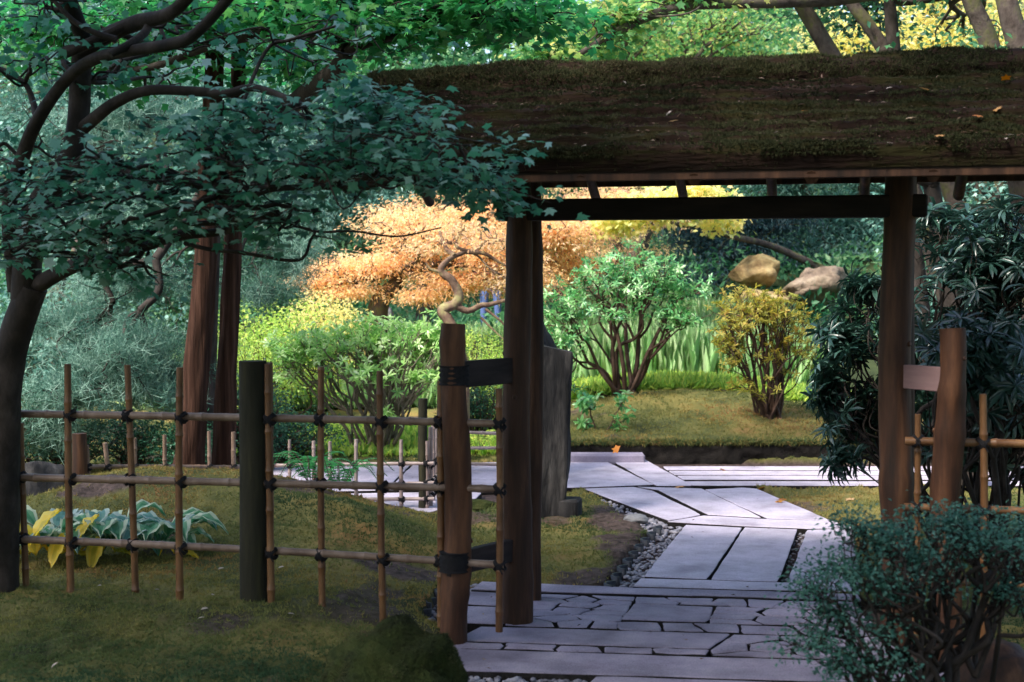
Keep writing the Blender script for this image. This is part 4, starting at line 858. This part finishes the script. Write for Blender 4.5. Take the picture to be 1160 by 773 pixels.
# --- iris and ground cover
def blades(label, name, cat, poly, n, L, seed, mt, lean=.2, W=.014):
    g = np.random.default_rng(seed); P = []
    for k in range(n): s, t_ = g.random(2); (a, b_), (c, d) = poly; P.append([a + (b_ - a) * s, c + (d - c) * t_, 0])
    P = np.array(P); P[:, 2] = gz(P[:, 0], P[:, 1]); D = g.normal(size=P.shape) * lean + [0, 0, 1]; m = M()
    leaves(m, P, D, g.normal(size=P.shape), L * (.6 + .5 * g.random(n)), W, 'rhomb', g.random(n)); return tag(m.build(name, mt), label, cat, kind='stuff')
blades("tall bright green iris leaves growing behind the moss bank", "iris_bed", "grass", ((.9, 3.8), (17.0, 20.8)), 26000, .72, 140, mlIris, .12, .009)
blades("low pale green ground cover along the top of the moss bank", "ground_cover", "ground cover", ((.2, 3.9), (15.7, 17.2)), 22000, .20, 141, mlYG, .9, .022)
blades("grasses growing around the orange maple", "grass", "grass", ((-4.5, .8), (17.0, 21.5)), 22000, .45, 142, mlIris, .3, .01)
blades("yellowish ground cover at the foot of the camellia", "ground_cover", "ground cover", ((-3.2, .5), (13.5, 15.5)), 6000, .12, 143, mlYG, .7, .04)
# --- orange laceleaf maple
def lace(m, t, g, L=.07, per=34, sp=.125): foliage(m, t, per, sp, L, L * .30, 'rhomb', .55, .4, g, .35)
b = at(425, 375, 18.5); b[2] = float(gz(b[0], b[1]))
tips = pads_px([(365, 318, 18.4, .35, .5, .16, 50), (400, 330, 18.3, .4, .5, .1, 40), (480, 335, 18.2, .4, .4, .1, 40), (430, 300, 18.4, .75, .9, .3, 150), (500, 270, 18.2, .85, .9, .32, 190), (560, 285, 18.0, .7, .8, .42, 170), (460, 250, 18.8, .9, .8, .25, 130), (380, 305, 18.4, .42, .6, .22, 70), (620, 260, 18.6, .7, .8, .3, 130), (540, 240, 18.8, 1.0, .9, .25, 150), (520, 320, 18.3, .7, .6, .2, 110), (590, 320, 18.4, .5, .5, .3, 90), (640, 300, 19, .5, .5, .3, 70)], 150, .1)
plant("japanese_maple", "weeping orange maple glowing behind the fence and the left gate post", "tree", b, tips, .17, mBarkG, mlOr, lace, 151, trunk=[b, at(428, 350, 18.5), at(450, 320, 18.5)], bend=.25)
tips = pads_px([(630, 275, 18.9, .6, .6, .35, 110), (665, 255, 19.2, .6, .6, .3, 90), (640, 245, 20.5, .9, .9, .4, 130), (700, 250, 20.5, .8, .9, .35, 110), (620, 300, 20.3, .8, .8, .4, 110), (690, 225, 20.8, .9, .8, .3, 90), (740, 240, 20.6, .6, .7, .25, 70), (650, 390, 19.5, .7, .4, .22, 70), (700, 400, 19.8, .6, .4, .2, 50), (700, 300, 21, .8, .8, .5, 90)], 160, .1)
b = at(640, 400, 20.6); b[2] = float(gz(b[0], b[1]))
plant("japanese_maple", "pinkish yellow maple behind the rounded glossy tree in the gate opening", "tree", b, tips, .12, mBarkG, mlPink, lace, 161, trunk=[b, at(645, 340, 20.6)], bend=.25)
tips = pads_px([(745, 235, 18.2, .45, .5, .16, 60), (700, 250, 18.4, .35, .4, .12, 30), (790, 225, 18.4, .5, .5, .14, 60), (820, 250, 19, .3, .3, .1, 16)], 165, .1)
b = at(950, 340, 23.6); b[2] = float(gz(b[0], b[1]))
plant("maple_tree", "thin yellow leaved maple with a bare limb reaching over the boulder", "tree", b, tips, .07, mBarkG, mlYel, lambda m, t, g: foliage(m, t, 22, .12, .08, .06, 'maple', .5, .3, g, .6), 166, trunk=[b, at(905, 292, 23.4), at(868, 277, 23.0), at(830, 268, 22), at(798, 256, 20.5)], bend=.2)
# --- contorted bare limbed small tree behind the left wing post
gT = np.random.default_rng(170); b = at(523, 480, 13.2); b[2] = float(gz(b[0], b[1])); t = thing("contorted_tree", "small contorted tree with pale crooked limbs rising behind the left wing post", "tree", b); m = M()
def tl(pts, r0, r1): P = spline([at(*p) for p in pts], 6); tube(m, P, np.linspace(r0, r1, len(P)), 11, .16, len(pts)); return P
P = spline([b, at(524, 430, 13.2), at(518, 385, 13.2), at(508, 362, 13.2), at(502, 352, 13.2), at(515, 345, 13.2), at(520, 335, 13.2), at(512, 318, 13.2), at(502, 310, 13.2), at(500, 303, 13.2), at(512, 292, 13.3), at(528, 285, 13.4)], 6); tube(m, P, np.interp(np.linspace(0, 1, len(P)), [0, .4, .7, 1], [.065, .05, .038, .018]), 12, .16, 3)
Q = tl([(516, 346, 13.2), (530, 352, 13.2), (545, 346, 13.2), (555, 345, 13.2), (575, 340, 13.2), (600, 338, 13.3)], .032, .013)
Q2 = tl([(528, 285, 13.4), (548, 287, 13.4), (562, 295, 13.4), (580, 305, 13.4)], .026, .008)
Q3 = tl([(550, 350, 13.2), (565, 362, 13.2), (575, 372, 13.2)], .014, .008); tl([(545, 360, 13.2), (560, 375, 13.2), (572, 386, 13.2)], .012, .006); tl([(500, 308, 13.2), (488, 305, 13.2), (482, 297, 13.2)], .016, .006); tl([(515, 290, 13.3), (505, 280, 13.4), (498, 262, 13.5)], .026, .01)
tips = pads_px([(520, 262, 13.6, .4, .4, .12, 34), (560, 275, 13.5, .35, .3, .1, 26), (490, 278, 13.4, .25, .3, .1, 16), (580, 320, 13.4, .2, .2, .08, 12)], 171); grow(m, P[-1], tips, .022, gT, 7, .25)
m.build("trunk", mBarkT, t); m = M(); lace(m, tips, gT, .06, 14, .09); m.build("crown", mlOr, t)

# --- dark rhododendron right
b = at(1105, 640, 8.4); b[2] = 0; gC = np.random.default_rng(181)
tips = np.concatenate([blob(at(*c), r, n, gC, .25, .2) for c, r, n in [((1110, 300, 8.4), (.45, .5, .32), 110), ((1080, 250, 8.8), (.3, .4, .16), 24), ((960, 390, 8.9), (.24, .4, .26), 52), ((940, 450, 8.8), (.16, .3, .25), 34), ((970, 470, 9.0), (.24, .3, .3), 44), ((1100, 400, 8.6), (.45, .5, .35), 84), ((1150, 300, 8.2), (.35, .5, .4), 56), ((985, 330, 8.9), (.2, .3, .12), 20), ((1120, 480, 8.6), (.45, .5, .3), 90), ((1110, 400, 7.9), (.5, .3, .45), 70), ((1180, 450, 8.4), (.4, .5, .5), 50), ((955, 520, 8.6), (.12, .2, .1), 14), ((1030, 420, 9.3), (.3, .4, .5), 50)]])
plant("rhododendron", "large dark rhododendron with long drooping leaves behind the right gate post", "shrub", b, tips, .022, mBarkD, mlRho, lambda m, t, g: rosettes(m, t, norm(t - (b + [0, 0, .7])) + [0, 0, .4] + g.normal(size=t.shape) * .35, 15, .15, .03, .45, g), 182, nstems=8, parts=("stems", "foliage"), spread=.14, bend=.2)
# --- blurry near shrub bottom right
b = at(1060, 800, 5.0); b[2] = 0; gC = np.random.default_rng(191)
tips = np.concatenate([blob(at(*c), r, n, gC, .2, .25) for c, r, n in [((1000, 605, 5.0), (.2, .3, .04), 80), ((1080, 590, 5.1), (.24, .3, .045), 90), ((960, 645, 4.9), (.2, .25, .04), 80), ((1120, 612, 5.0), (.22, .3, .045), 80), ((1010, 665, 4.9), (.22, .2, .04), 70), ((945, 695, 4.9), (.16, .2, .05), 56), ((1040, 632, 5.0), (.24, .3, .04), 80), ((1000, 715, 4.8), (.14, .2, .05), 26), ((918, 665, 4.9), (.1, .2, .05), 36), ((925, 725, 4.8), (.12, .2, .05), 40), ((965, 590, 5.0), (.12, .2, .04), 34), ((1010, 750, 4.7), (.12, .1, .05), 16), ((945, 755, 4.7), (.12, .1, .04), 26), ((1140, 670, 5.0), (.14, .2, .06), 50), ((960, 745, 4.8), (.12, .15, .08), 30), ((1160, 600, 5.2), (.2, .3, .08), 60)]])
plant("near_shrub", "soft small leaved blue green shrub filling the bottom right corner", "shrub", b, tips, .017, mBarkD, mlShrub, lambda m, t, g: foliage(m, t, 11, .030, .022, .013, 'rhomb', .6, .1, g, .7), 192, nstems=4, parts=("stems", "foliage"), spread=.05, bend=.3, minr=.002)

# --- hostas
def hosta_leaf(p, d, L, W, up, parent, kind):
    n, k = 10, 7; d = norm(np.asarray(d, float)); s = norm(np.cross(d, ZD)); V = []; tn = []
    for i in range(n):
        t_ = i / (n - 1); w_ = W * math.sin(min(t_ * 1.08, 1) * math.pi) ** .7 * (1 - .25 * t_) if 0 < t_ else .002
        for j in range(k):
            q = (j / (k - 1) - .5) * 2; V.append(p + d * L * t_ + s * w_ * q + ZD * (up * L * (t_ - t_ * t_ * 1.15) + abs(q) * w_ * .35 + .01 * math.sin(t_ * 20 + q * 4)))
    f = []
    for i in range(n - 1):
        for j in range(k - 1): a = i * k + j; f.append((a, a + 1, a + k + 1, a + k)); tn.append(abs(j - 2.5) / 2.5)
    m = M(); m.add(np.array(V), np.array(f), np.array(tn)); tube(m, spline([np.asarray(parent.location) , (p + np.asarray(parent.location)) / 2 + ZD * .06, p + d * .01], 3), .006, 5)
    m.build("leaf", kind, parent)
mHg = leafmat("hosta_green", [(0, (.04, .17, .08)), (.5, (.08, .25, .12)), (.75, (.20, .38, .22)), (1, (.50, .58, .42))], .4, .3)
mHy = leafmat("hosta_yellow", [(0, (.50, .42, .05)), (.5, (.80, .58, .06)), (1, (.78, .62, .12))], .45, .4)
mHb = leafmat("hosta_blue", [(0, (.07, .20, .17)), (.7, (.14, .30, .26)), (1, (.40, .50, .45))], .45, .3)
for lab, px, py, Y, ys in [("hosta with two big yellow leaves behind the fence beside the maple", 60, 640, 7.9, [(48, 606, .27, .12, .2), (30, 618, .2, .08, 2.6), (62, 632, .2, .07, 1.2)]), ("variegated hosta with one upright yellow leaf, middle of the hosta clump", 115, 640, 8.0, [(94, 610, .24, .095, .5), (105, 636, .2, .06, 1.4)]), ("variegated green and white hosta at the right of the clump", 180, 640, 8.0, [])]:
    g = np.random.default_rng(px); bb = at(px, py, Y); bb[2] = float(near_z(bb[0], bb[1])); t = thing("hosta", lab, "plant", bb, "hostas behind the bamboo fence")
    for k in range(19):
        an = k * 2.4 + g.random(); d = np.array([math.cos(an), math.sin(an), 0]); rr = .05 + .12 * g.random()
        hosta_leaf(bb + d * rr + ZD * (.04 + .13 * g.random()), d + ZD * .15, .20 + .10 * g.random(), .07 + .03 * g.random(), .6 + .5 * g.random(), t, mHg if g.random() < .6 else mHb)
    for (x, y, L, W, an) in ys:
        p = at(x, y, Y - .32); hosta_leaf(p - np.array([math.cos(an) * L * .3, 0, L * .25]), (math.cos(an) * .6, .3, .75), L, W, .25, t, mHy)
    for k in range(2 if ys else 1):
        an = -1.6 + g.normal() * .9; d = np.array([math.cos(an), math.sin(an), 0]); hosta_leaf(bb + d * .12 + ZD * .03, d, .2, .04, .2, t, mHy)
# --- ferns by the low fence
mlFern = leafmat("fern", LV((.03, .18, .06), (.08, .34, .10)), .5, .4)
for lab, px, py, Y in [("small green fern in front of the low bamboo fence", 352, 572, 9.9), ("fern with arching fronds beside the cedar mound, right of the fence post", 385, 560, 10.3), ("yellowish fern behind the rails between the two left posts", 540, 497, 13.6)]:
    g = np.random.default_rng(px); bb = at(px, py, Y); bb[2] = float(gz(bb[0], bb[1])); t = thing("fern", lab, "fern", bb); m = M(); ms = M()
    for k in range(11):
        an = k * 2.4; d = np.array([math.cos(an), math.sin(an), 0]); L = .28 + .1 * g.random(); P = spline([bb, bb + d * L * .4 + ZD * L * .55, bb + d * L * .8 + ZD * L * .6, bb + d * L * 1.1 + ZD * L * .35], 8); tube(ms, P, .0025, 4)
        Q = np.repeat(P[3:], 2, 0); s = norm(np.cross(d, ZD)) * np.tile([1, -1], len(P) - 3)[:, None]; leaves(m, Q, s + d * .3, np.tile(ZD, (len(Q), 1)), .07 * np.repeat(np.linspace(1, .25, len(P) - 3), 2), .018, 'rhomb', g.random(len(Q)))
    ms.build("stems", mStem, t); m.build("fronds", mlFern if px < 500 else mlYG, t)

# ------------------------------------------------------------------ trees of the background
fb = lambda L, per=22, sp=.22, k='rhomb', fl=.55: (lambda m, t, g: foliage(m, t, per, sp, L, L * .6, k, fl, .2, g, .6))
def tree(label, px, Y, top_py, lean, blobs, lmat, fol, seed, r=.13, name="broadleaf_tree", bark=mBarkG, grp=None, pts=None):
    b = at(px, 400, Y); b[2] = float(gz(b[0], b[1])); tips = pads_px(blobs, seed, .35, .3)
    top = at(px + lean, top_py, Y); tk = [b, b * .5 + top * .5 + [.05, 0, 0], top] if pts is None else [b] + [at(x, y, Y) for x, y in pts]
    return plant(name, label, "tree", b, tips, r, bark, lmat, fol, seed, trunk=tk, grp=grp, bend=.2, minr=.008)
far = "trees behind the gate and its roof"
tree("leaning grey mossy trunk behind the right half of the roof, leftmost of five", 1130, 12.5, 0, 0, [(860, -50, 13.5, .8, .8, .2, 40), (930, 5, 14, .5, .6, .15, 16)], mlFar, fb(.08), 201, .1, grp=far, pts=[(1040, 235), (940, 60), (905, 0), (872, -60)])
tree("straight dark slender trunk, middle one of the five trunks above the ridge at the right", 1065, 13, 0, 0, [(1000, -20, 13.6, .5, .8, .2, 26), (975, 25, 14.5, .5, .6, .2, 22)], mlHedge, fb(.08), 202, .08, bark=mBarkD, grp=far, pts=[(1032, 240), (1013, 60), (1007, 0), (1000, -60)])
tree("thick grey trunk leaning left near the right end of the roof", 1190, 12, 0, 0, [(1060, -50, 12.6, .9, .8, .3, 40), (1095, 40, 14, .4, .5, .12, 10)], mlFar, fb(.085), 203, .11, grp=far, pts=[(1155, 200), (1124, 60), (1100, 0), (1078, -60)])
tree("thick grey trunk at the right edge of the picture above the roof", 1260, 11.5, 0, 0, [(1150, -60, 12, 1.0, 1, .3, 40)], mlFar, fb(.08), 204, .125, grp=far, pts=[(1215, 200), (1158, 60), (1140, 0), (1120, -80)])
tree("mossy trunk leaning left between the leftmost and the dark slender trunk above the ridge", 1165, 13.2, 0, 0, [(930, -40, 14, .8, .8, .2, 30)], mlFar, fb(.09), 205, .085, grp=far, pts=[(1085, 240), (1003, 60), (962, 0), (930, -60)])
tree("lime green tree with low branches behind the middle of the roof ridge", 690, 21.5, 150, 10, [(700, 30, 21, 1.7, 1, .5, 110), (820, 25, 21, 1.3, 1, .4, 80), (640, 50, 20.8, 1.0, .8, .3, 50)], mlLime, fb(.09), 216, .12, grp=far)
tree("tall bright yellow leaved tree glowing behind the trunks at the upper right", 1075, 24, 150, 0, [(1060, 50, 24, 1.6, 1.4, 1.2, 230), (960, 60, 24.5, 1.1, 1, .9, 130), (1150, 60, 24, 1.2, 1, 1.2, 150), (1050, -40, 24, 1.8, 1.3, .8, 120)], mlYel, fb(.11, 24, .26), 206, .16, grp=far)
tree("lime and yellow tree behind the middle of the roof", 705, 23.5, 150, 60, [(800, 50, 23.5, 1.6, 1.4, 1.2, 200), (700, 70, 23, 1.2, 1, 1.1, 130), (880, 110, 24, 1.1, 1, 1.0, 110), (780, -50, 23, 1.8, 1.3, .8, 110), (640, 30, 24, 1.2, 1, 1, 110)], mlLime, fb(.11, 24, .26), 207, .16, grp=far)
tree("dense teal conifer behind the boulders in the gate opening", 945, 26, 230, 0, [(950, 250, 26, 1.1, 1, .6, 150), (1000, 200, 26, 1.4, 1, .9, 180), (890, 200, 26.5, 1.2, 1, .8, 150), (930, 285, 25.5, .8, .7, .4, 80), (1010, 270, 25.5, .9, .8, .6, 90)], mlTeal, lambda m, t, g: foliage(m, t, 30, .22, .16, .035, 'rhomb', .6, .5, g, .35), 208, .16, name="conifer", grp=far)
tree("dark blue green conifer behind the tan boulder", 840, 24.5, 280, 0, [(840, 285, 24.5, 1.0, .8, .5, 140), (800, 265, 24.8, .8, .8, .5, 100), (870, 250, 24.8, .8, .8, .3, 80), (790, 320, 23.5, .6, .6, .4, 80)], mlDark, lambda m, t, g: foliage(m, t, 30, .2, .13, .03, 'rhomb', .6, .5, g, .35), 209, .12, name="conifer", grp=far)
tree("dark green tree high up at the right behind the rhododendron", 1110, 20, 150, 0, [(1100, 260, 20, 1.2, 1, 1.2, 170), (1160, 350, 19, 1, 1, 1.2, 150), (1060, 350, 20, .7, .8, 1.0, 110), (1150, 200, 20, 1.2, 1, .9, 120)], mlTeal, fb(.10, 24, .22), 210, .2, grp=far)
tree("mid green tree above the orange maple at the left", 480, 25, 120, 0, [(480, 90, 25, 1.8, 1.3, 1.1, 200), (380, 60, 25.5, 1.6, 1.3, 1.2, 180), (560, 150, 25, 1.5, 1, .8, 150), (420, 180, 24.5, 1.6, 1, .8, 150), (500, -20, 25, 1.8, 1.3, .8, 110)], mlFar, fb(.12, 24, .26), 211, .16, grp=far)
tree("blue green conifer behind the orange maple, left of the gate", 350, 23, 170, 0, [(340, 230, 23, 1.2, 1, .6, 140), (300, 160, 23, 1.3, 1, .8, 150), (400, 230, 23.5, 1.1, 1, .5, 110), (250, 100, 23.5, 1.4, 1, .9, 130)], mlTeal, lambda m, t, g: foliage(m, t, 30, .22, .16, .035, 'rhomb', .6, .5, g, .35), 212, .15, name="conifer", grp=far)
tree("pale teal tree filling the gap between the maple limbs at the upper left", 120, 20, 150, 0, [(120, 120, 20, 1.3, 1, .9, 180), (40, 160, 20, 1.1, 1, .9, 150), (180, 220, 20, 1.3, 1, .8, 150), (60, 260, 20, 1.2, 1, .7, 150), (130, 330, 19, 1.2, 1, .7, 140), (50, 380, 18, 1.0, .8, .6, 120), (200, 30, 20, 1.4, 1, .8, 120), (40, 20, 20, 1.4, 1, .8, 120)], mlTeal, fb(.10, 24, .2), 213, .2, grp=far)
tree("mid green tree behind the cedars", 260, 21, 200, 0, [(240, 280, 21, 1.1, 1, .7, 130), (310, 300, 21.5, .9, .8, .6, 110), (200, 330, 20, 1, .8, .6, 110), (340, 340, 21.5, .7, .6, .3, 50)], mlFar, fb(.09, 24, .2), 214, .14, grp=far)
# mossy bough across the top
gB = np.random.default_rng(220); b = at(1255, 400, 12.5); b[2] = float(gz(b[0], b[1])); P = [b, at(1250, 150, 12.5), at(1160, -50, 12.5), at(1000, -10, 12.3), at(880, 2, 12.2), at(770, 8, 12), at(700, 35, 11.9), at(640, 70, 11.8), at(600, 74, 11.7)]
t = thing("maple_tree", "tree whose thin mossy bough reaches left across the sky above the roof ridge", "tree", b); m = M(); Q = spline(P, 6); tube(m, Q, np.interp(np.linspace(0, 1, len(Q)), [0, .3, .6, 1], [.14, .08, .045, .012]), 10, .15, 2)
tips = pads_px([(620, 60, 11.8, .4, .5, .1, 26), (700, 20, 12, .5, .5, .12, 36), (780, -10, 12.1, .7, .6, .15, 40), (680, 55, 12.2, .3, .3, .1, 16), (860, -30, 12.3, .7, .6, .12, 24), (960, -30, 12.3, .5, .5, .1, 16)], 221)
for i in range(0, len(tips), 8): s = tips[i:i + 8]; j = int(((Q - s.mean(0)) ** 2).sum(1).argmin()); grow(m, Q[j], s, .014, gB, 6, .2)
m.build("trunk", mBarkG, t); m = M(); foliage(m, tips, 14, .11, .07, .055, 'maple', .65, .2, gB, .5); m.build("crown", mlLime, t)
# trunks visible right of the right gate post, behind the rhododendron
tree("thick leaning mossy trunk just right of the right gate post under the eave", 1100, 11.5, 210, -45, [(1050, 120, 11.5, .9, .8, .3, 60), (1110, 100, 11.6, .9, .8, .3, 50)], mlFar, fb(.08), 215, .12, bark=mBarkD)
g = np.random.default_rng(225); n = 42000; X = g.uniform(-11, 12, n); Y = 20.5 + 16 * g.random(n) ** 1.3; Pu = np.stack([X, Y, gz(X, Y) + .02 + .35 * g.random(n) ** 2 + .25 * np.clip(fbm(X * .8, Y * .8, 44, 3), 0, 1)], 1); m = M()
leaves(m, Pu, g.normal(size=(n, 3)) + [0, 0, .5], g.normal(size=(n, 3)) + [0, 0, .8], .16 * (.6 + .6 * g.random(n)), .07, 'rhomb', np.clip(.4 + .5 * fbm(X * .7, Y * .7, 45, 3) + .15 * g.normal(size=n), 0, 1))
tag(m.build("undergrowth", mlFar), "low green undergrowth covering the slope behind the boulders", "undergrowth", kind='stuff')
# far wood: one mass on the slope
m = M(); g = np.random.default_rng(230); tips = []
for k in range(95):
    X = g.uniform(-19, 19); Y = g.uniform(30, 40); z = float(gz(X, Y)); tips.append(blob((X, Y, z + g.uniform(1.0, 7)), (1.9, 1.5, 1.6), 34, g, .5, .3))
foliage(m, np.concatenate(tips), 14, .34, .30, .2, 'rhomb', .4, .2, g, .8); tag(m.build("far_wood", mlFar), "wooded hillside far behind the garden", "woodland", kind='stuff')
# big unseen trees, added behind and beside the camera to shade the forecourt
mat_sh = mlHedge
gS = np.random.default_rng(240); src = None
for i, (x, y) in enumerate([(-4.5, -3.5), (4.8, -1.5), (0.5, -7.5), (5.6, 4.6), (-5.4, 3.6), (-2.2, -0.8), (-8, -7), (7.5, -7), (-1.5, -12), (4, -12.5), (9, 1), (-9.5, -1)]):
    if src is None:
        tips = blob((x, y, 7.0), (3.5, 3.5, 2.0), 620, gS, .4, .25); tips = tips[tips[:, 2] > 4.2]
        src = plant("broadleaf_tree", "tall dark unseen tree added to shade the forecourt", "tree", (x, y, 0), tips, .22, mBarkD, mat_sh, fb(.22, 12, .34), 241, trunk=[(x, y, -.1), (x + .1, y, 1.6), (x, y + .1, 3.4)], grp="unseen trees added around the forecourt for shade"); first = (x, y)
    else:
        r_ = src.copy(); COL.objects.link(r_); r_.location = (x, y, -2.6 if (y < -5 or abs(x) > 8) else 0); r_.rotation_euler = (0, 0, i * 1.3); r_["label"] = "tall dark unseen tree added to shade the forecourt"
        for ch in list(src.children): c_ = ch.copy(); COL.objects.link(c_); c_.parent = r_; c_.matrix_parent_inverse = ch.matrix_parent_inverse.copy()

# ------------------------------------------------------------------ small things
t = thing("garden_lantern", "tiny white framed box lantern with an orange panel beyond the moss bank", "lantern", at(681, 462, 17.0)); c = at(681, 449, 17.0)
mWh = surf("white_frame", [(.3, (.6, .6, .58)), (.7, (.75, .75, .7))]); mOr = surf("orange_panel", [(.3, (.5, .28, .1)), (.7, (.6, .36, .14))])
m = M()
for sx in (-1, 1):
    for sy in (-1, 1): box(m, c + [sx * .06, sy * .06, -.06], np.eye(3), (.01, .01, .14), bev=.002)
for z in (-.07, .07): box(m, c + [0, 0, z], np.eye(3), (.075, .075, .01), bev=.002)
fixn(m.build("frame", mWh, t, smooth_=False)); m = M(); box(m, c, np.eye(3), (.052, .052, .058), bev=.002); fixn(m.build("panel", mOr, t, smooth_=False))
# visitor far behind, mostly hidden by limbs
def person():
    mS = surf("skin", [(.3, (.45, .26, .19)), (.7, (.5, .3, .22))]); mJ = surf("purple_jacket", [(.3, (.05, .02, .07)), (.7, (.10, .05, .13))]); mT = surf("blue_trousers", [(.3, (.08, .12, .3)), (.7, (.12, .18, .4))]); mHr = surf("grey_hair", [(.3, (.3, .27, .27)), (.7, (.45, .4, .4))])
    p = at(556, 420, 22.0); p[2] = float(gz(p[0], p[1])); t = thing("person", "person in a purple jacket and blue trousers half hidden behind the contorted tree", "person", p)
    J = [(0, 0, .95), (0, 0, 1.15), (0, 0, 1.38), (0, 0, 1.48), (0, -.02, 1.60), (0, -.01, 1.70), (-.19, 0, 1.40), (-.25, 0, 1.12), (-.22, -.1, .88), (-.22, -.13, .80), (.19, 0, 1.40), (.25, 0, 1.12), (.22, -.1, .88), (.22, -.13, .80), (-.10, 0, .88), (-.11, 0, .48), (-.12, .02, .07), (-.12, -.14, .03), (.10, 0, .88), (.11, 0, .48), (.12, .02, .07), (.12, -.14, .03)]
    E = [(0, 1), (1, 2), (2, 3), (3, 4), (4, 5), (2, 6), (6, 7), (7, 8), (8, 9), (2, 10), (10, 11), (11, 12), (12, 13), (0, 14), (14, 15), (15, 16), (16, 17), (0, 18), (18, 19), (19, 20), (20, 21)]
    Rr = [.15, .14, .16, .055, .095, .085, .065, .048, .036, .04, .065, .048, .036, .04, .095, .065, .045, .04, .095, .065, .045, .04]
    me = bpy.data.meshes.new("body"); me.from_pydata([tuple(np.array(j) + p) for j in J], E, []); o = bpy.data.objects.new("body", me); COL.objects.link(o); o.parent = t; o.matrix_parent_inverse = t.matrix_basis.inverted()
    o.modifiers.new("Skin", 'SKIN'); 
    if not me.skin_vertices:
        bpy.context.view_layer.objects.active = o
    o.modifiers.new("Sub", 'SUBSURF').levels = 2; o.modifiers["Sub"].render_levels = 2
    for i, sv in enumerate(me.skin_vertices[0].data): sv.radius = (Rr[i], Rr[i] * .85)
    me.skin_vertices[0].data[0].use_root = True; dg = bpy.context.evaluated_depsgraph_get(); m2 = bpy.data.meshes.new_from_object(o.evaluated_get(dg)); o.modifiers.clear(); o.data = m2
    for x in (mS, mJ, mT): m2.materials.append(x)
    for f in m2.polygons:
        q = np.array(f.center) - p; f.material_index = 0 if q[2] > 1.46 or (abs(q[0]) > .17 and q[2] < .86) else (1 if q[2] > .9 else 2); f.use_smooth = True
    m = M(); rock(m, p + [0, .02, 1.70], (.10, .115, .105), 4, 3, .05, cuts=0); m.build("hair", mHr, t)
person()
